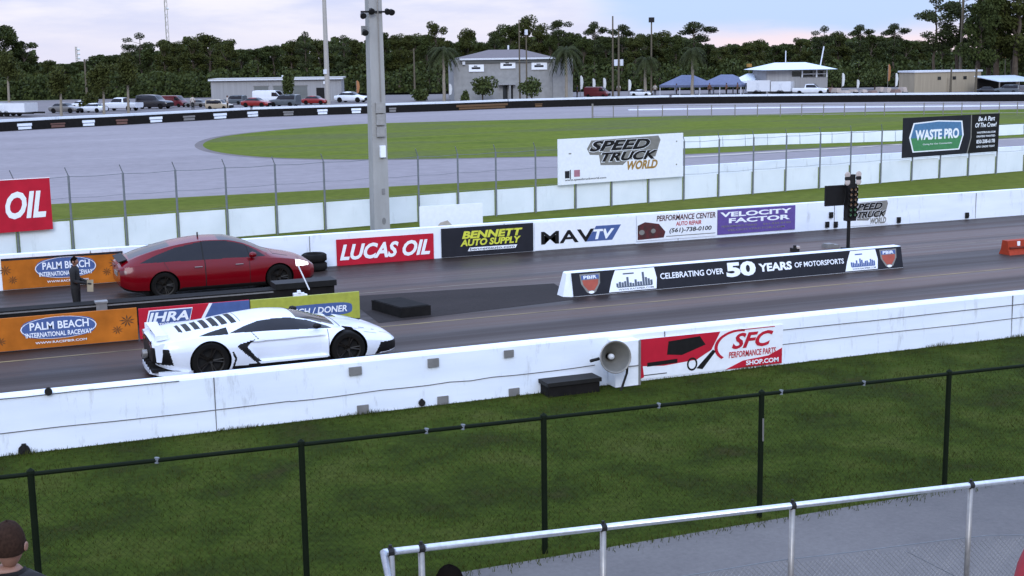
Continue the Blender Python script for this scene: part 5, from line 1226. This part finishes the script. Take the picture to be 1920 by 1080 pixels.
def place_tree(u,vt,wpx,kind,Z,label,squash=1.):
    lst=protos['pine' if kind=='p' else 'broad'];i=random.randrange(len(lst));pr=lst[i]
    t=pr if pr not in used else dup(pr);used.add(pr)
    k=Z/FPX;h=105-.014*(u-960);H=CH+(h-vt)*k
    t.location=away(u,Z);t.scale=(wpx*(1.45 if kind=='p' else 1.35)*k/5,wpx*(1.45 if kind=='p' else 1.35)*k/5,H/9.8);t.rotation_euler=(0,0,random.uniform(0,6.28));t['label']=label;t['category']='tree';t['group']='trees of the dark wood behind the pit lot';return t
random.seed(21)
for l,rs in grp.items():
    for i,(u,vt,wpx,kd) in enumerate(rs):
        kn={'p':'sparse tall pine','b':'dense dark leafy tree'}[kd]
        place_tree(u,vt,wpx,kd,random.uniform(236,262),'%s, %s rising behind %s'%(kn,ordn[i],l))
# big pines on the right, nearer
for i,(u,vt,wpx,kd,Z) in enumerate([(1752,-6,62,'p',205),(1796,-25,74,'p',205),(1836,-60,80,'b',195),(1872,-70,86,'b',200),(1906,-66,90,'b',196),(1945,-60,92,'b',200),(1990,-50,90,'b',205),(1856,10,70,'b',212),(1900,30,70,'b',215)]):
    place_tree(u,vt,wpx,kd,Z,['tall sparse pine with sky showing through, leftmost of the big trees at right','tall pine beside the grey timber pole at right','huge dark tree rising right of the tall grey pole','huge dense dark tree above the open shed','huge dense dark tree at the right photo edge','huge dark tree just beyond the right edge','huge dark tree outside the right edge','lower dark tree filling in under the huge trees above the shed','lower dark tree filling in at the right edge'][i])
# hidden depth of the wood: one mass of leaves that nobody could count
rnd=random.Random(4);mb=MB()
def topv(u):
    b=min(TL,key=lambda q:abs(q[0]-u));return b[1]
for i in range(80000):
    u=rnd.uniform(-320,2250);Z=rnd.uniform(262,300);k=Z/FPX;h=105-.014*(u-960)
    cu=max(-20,min(1812,u));tv=max(topv(cu)+6,72 if 300<cu<1750 else 96)+9*noise.noise(Vector((u*.05,1,0)))
    H=CH+(h-tv)*k;z=(rnd.uniform(0,1)**.8)*H
    p=away(u,Z,z);a=Vector((rnd.gauss(0,1),rnd.gauss(0,1),rnd.gauss(0,.7))).normalized();b=a.orthogonal().normalized();q=rnd.uniform(.3,.6)
    c=a.cross(b)*q*.7;b=b*q;mb.add([p-b,p-c,p+b,p+c],[(0,1,2,3)])
o=mb.build('woodland',lm[0],recalc=False);tag(o,'dark dense wood filling the background behind the single trees','wood',kind='stuff')
rnd=random.Random(8);mb=MB()
for i in range(34000):
    u=rnd.uniform(-320,2250) if i<26000 else rnd.uniform(-320,430);Z=rnd.uniform(228,236) if i<26000 else rnd.uniform(217,222);z=rnd.uniform(0,1)**1.6*4.8*(.6+.5*noise.noise(Vector((u*.02,5,0)))+.3)
    p=away(u,Z,z);a=Vector((rnd.gauss(0,1),rnd.gauss(0,1),rnd.gauss(0,.7))).normalized();b=a.orthogonal().normalized();q=rnd.uniform(.2,.42)
    c=a.cross(b)*q*.7;b=b*q;mb.add([p-b,p-c,p+b,p+c],[(0,1,2,3)])
o=mb.build('undergrowth',lm[0],recalc=False);tag(o,'dark undergrowth along the foot of the wood','undergrowth',kind='stuff')
# palms
def palm(u,vb,vt,wpx,label,fr=26,green=True):
    p=G(u,vb);k=dep(p)/FPX;H=(vb-vt)*k;r=wpx*k/2;rnd=random.Random(int(u));t=thing('palm_tree',label,'palm tree',p,rnd.random()*6)
    hc=H-r*.55;tr=MB();q=Vector((0,0,0))
    for i in range(5): n_=Vector((rnd.uniform(-.08,.08),0,hc*(i+1)/5));tr.tube(q,n_,.24-.02*i,.24-.02*(i+1),8);q=n_
    tr.build('trunk',mpb,t,world=False);mb=MB()
    for f in range(fr*2):
        a=rnd.random()*6.28;up=rnd.uniform(-.4,1.1);pts=[]
        for s_ in range(7):
            d=s_/6;pts.append(q+Vector((cos(a)*r*d,sin(a)*r*d,r*(up*d*.9-1.1*d*d))))
        sd=Vector((-sin(a),cos(a),0))
        for s_ in range(6):
            A,B_=pts[s_],pts[s_+1];w_=r*.22*(1-abs(s_-2.5)/5)
            for sg in(-1,1):
                for e in(0,.5):
                    m_=A.lerp(B_,e);m2=A.lerp(B_,e+.35);mb.add([m_,m2,m2+sd*sg*w_+Vector((0,0,-w_*.7))+(B_-A)*.4],[(0,1,2)])
    mb.build('crown',lpalm,t,world=False,recalc=False)
palm(833,190,78,62,'palm with a pale trunk left of the grey two storey building');palm(1062,187,76,66,'palm before the right end of the grey two storey building')
palm(1210,181,98,52,'palm with a pale trunk left of the blue tents');palm(1298,180,80,52,'palm rising in front of the blue tents')
LATER=1
def bush(u,vb,vt,wpx,label,ball=True,m=None):
    p=G(u,vb);k=dep(p)/FPX;H=(vb-vt)*k;r=wpx*k/2;rnd=random.Random(int(u)+1);t=thing('round_tree' if ball else 'shrub',label,'tree' if ball else 'shrub',p)
    MB().tube((0,0,0),(0,0,H*.6),.12,.07,6).build('trunk',mbark,t,world=False);mb=MB()
    hz=H*.42 if ball else H*.6
    for i in range(9): a=rnd.random()*6.28;q=rnd.uniform(0,.55)*r;leaves(mb,(cos(a)*q,sin(a)*q,H-hz+rnd.uniform(-.4,.3)*hz),(r*.55,r*.55,hz*.62),110,.22,rnd)
    mb.build('crown',m or lbush,t,world=False,recalc=False)
def ltree(u,vb,vt,vc,wpx,label):
    p=G(u,vb);k=dep(p)/FPX;H=(vb-vt)*k;zc=(vb-vc)*k;r=wpx*k/2;rnd=random.Random(int(u)+7);t=thing('slender_tree',label,'tree',p)
    MB().tube((0,0,0),(.1,0,zc),.17,.12,7).tube((.1,0,zc),(0,0,H*.85),.12,.04,6).build('trunk',mpb,t,world=False);mb=MB()
    for i in range(14): a=rnd.random()*6.28;q=rnd.uniform(0,.6)*r;leaves(mb,(cos(a)*q,sin(a)*q,rnd.uniform(zc+.3,H-.5)),(r*.5,r*.5,(H-zc)*.2),170,.17,rnd)
    mb.build('crown',lm[1],t,world=False,recalc=False)
ltree(18,212,86,150,62,'slender tree behind the white box trailer at far left');ltree(115,218,122,176,54,'slender tree with a pale trunk among the leftmost parked cars')
ltree(195,216,118,176,56,'slender tree with a pale trunk before the white pickup, left one');ltree(241,213,108,160,50,'slender tree with a pale trunk before the white pickup, right one')
bush(905,190,139,58,'round clipped tree before the left half of the grey building');bush(997,190,141,60,'round clipped tree before the right half of the grey building')
bush(872,191,165,20,'small shrub at the left foot of the grey building',False);bush(790,189,162,40,'olive shrub left of the palm by the grey building',False);bush(542,196,128,26,'small light green tree behind the workshop roof')
bush(1560,168,118,60,'olive shrub tree behind the windowed hut');bush(1640,168,120,80,'olive shrub tree behind the pit carts');bush(170,205,168,50,'dark shrub behind the leftmost parked cars',False,lm[1])
# ---------- foreground grass blades ----------
rnd=random.Random(2);vs=[];fs=[]
for i in range(60000):
    if i<52000: x=rnd.uniform(-3,22);y=rnd.uniform(14.0,21.4);h=rnd.uniform(.02,.06)*(1+.8*noise.noise(Vector((x*.6,y*.9,0))))
    else: x=rnd.uniform(-3,24);y=21.42-abs(rnd.gauss(0,.09));h=rnd.uniform(.02,.07)*(.5+2.6*max(0,noise.noise(Vector((x*.9,0,3)))+.25*noise.noise(Vector((x*5,0,3)))))
    if i>=58000: y=14.0+rnd.gauss(0,.10);h=rnd.uniform(.04,.12)
    a=rnd.random()*pi;w_=.006;dx,dy=cos(a)*w_,sin(a)*w_;lx,ly=rnd.gauss(0,.3)*h,rnd.gauss(0,.3)*h;o=len(vs)
    vs+=[(x-dx,y-dy,.004),(x+dx,y+dy,.004),(x+lx,y+ly,h+.004)];fs.append((o,o+1,o+2))
me=bpy.data.meshes.new('grass');me.from_pydata(vs,[],fs);me.materials.append(mat('grass_blade',(.040,.056,.011),.8,col2=(.070,.088,.020),sc=1.2,spec=.1))
o=bpy.data.objects.new('grass',me);COL.objects.link(o);tag(o,'short mown green grass blades between the dark fence and the barrier','grass',kind='stuff')
# labels stay short
S.view_settings.exposure=EXPO
S.cycles.max_bounces=6
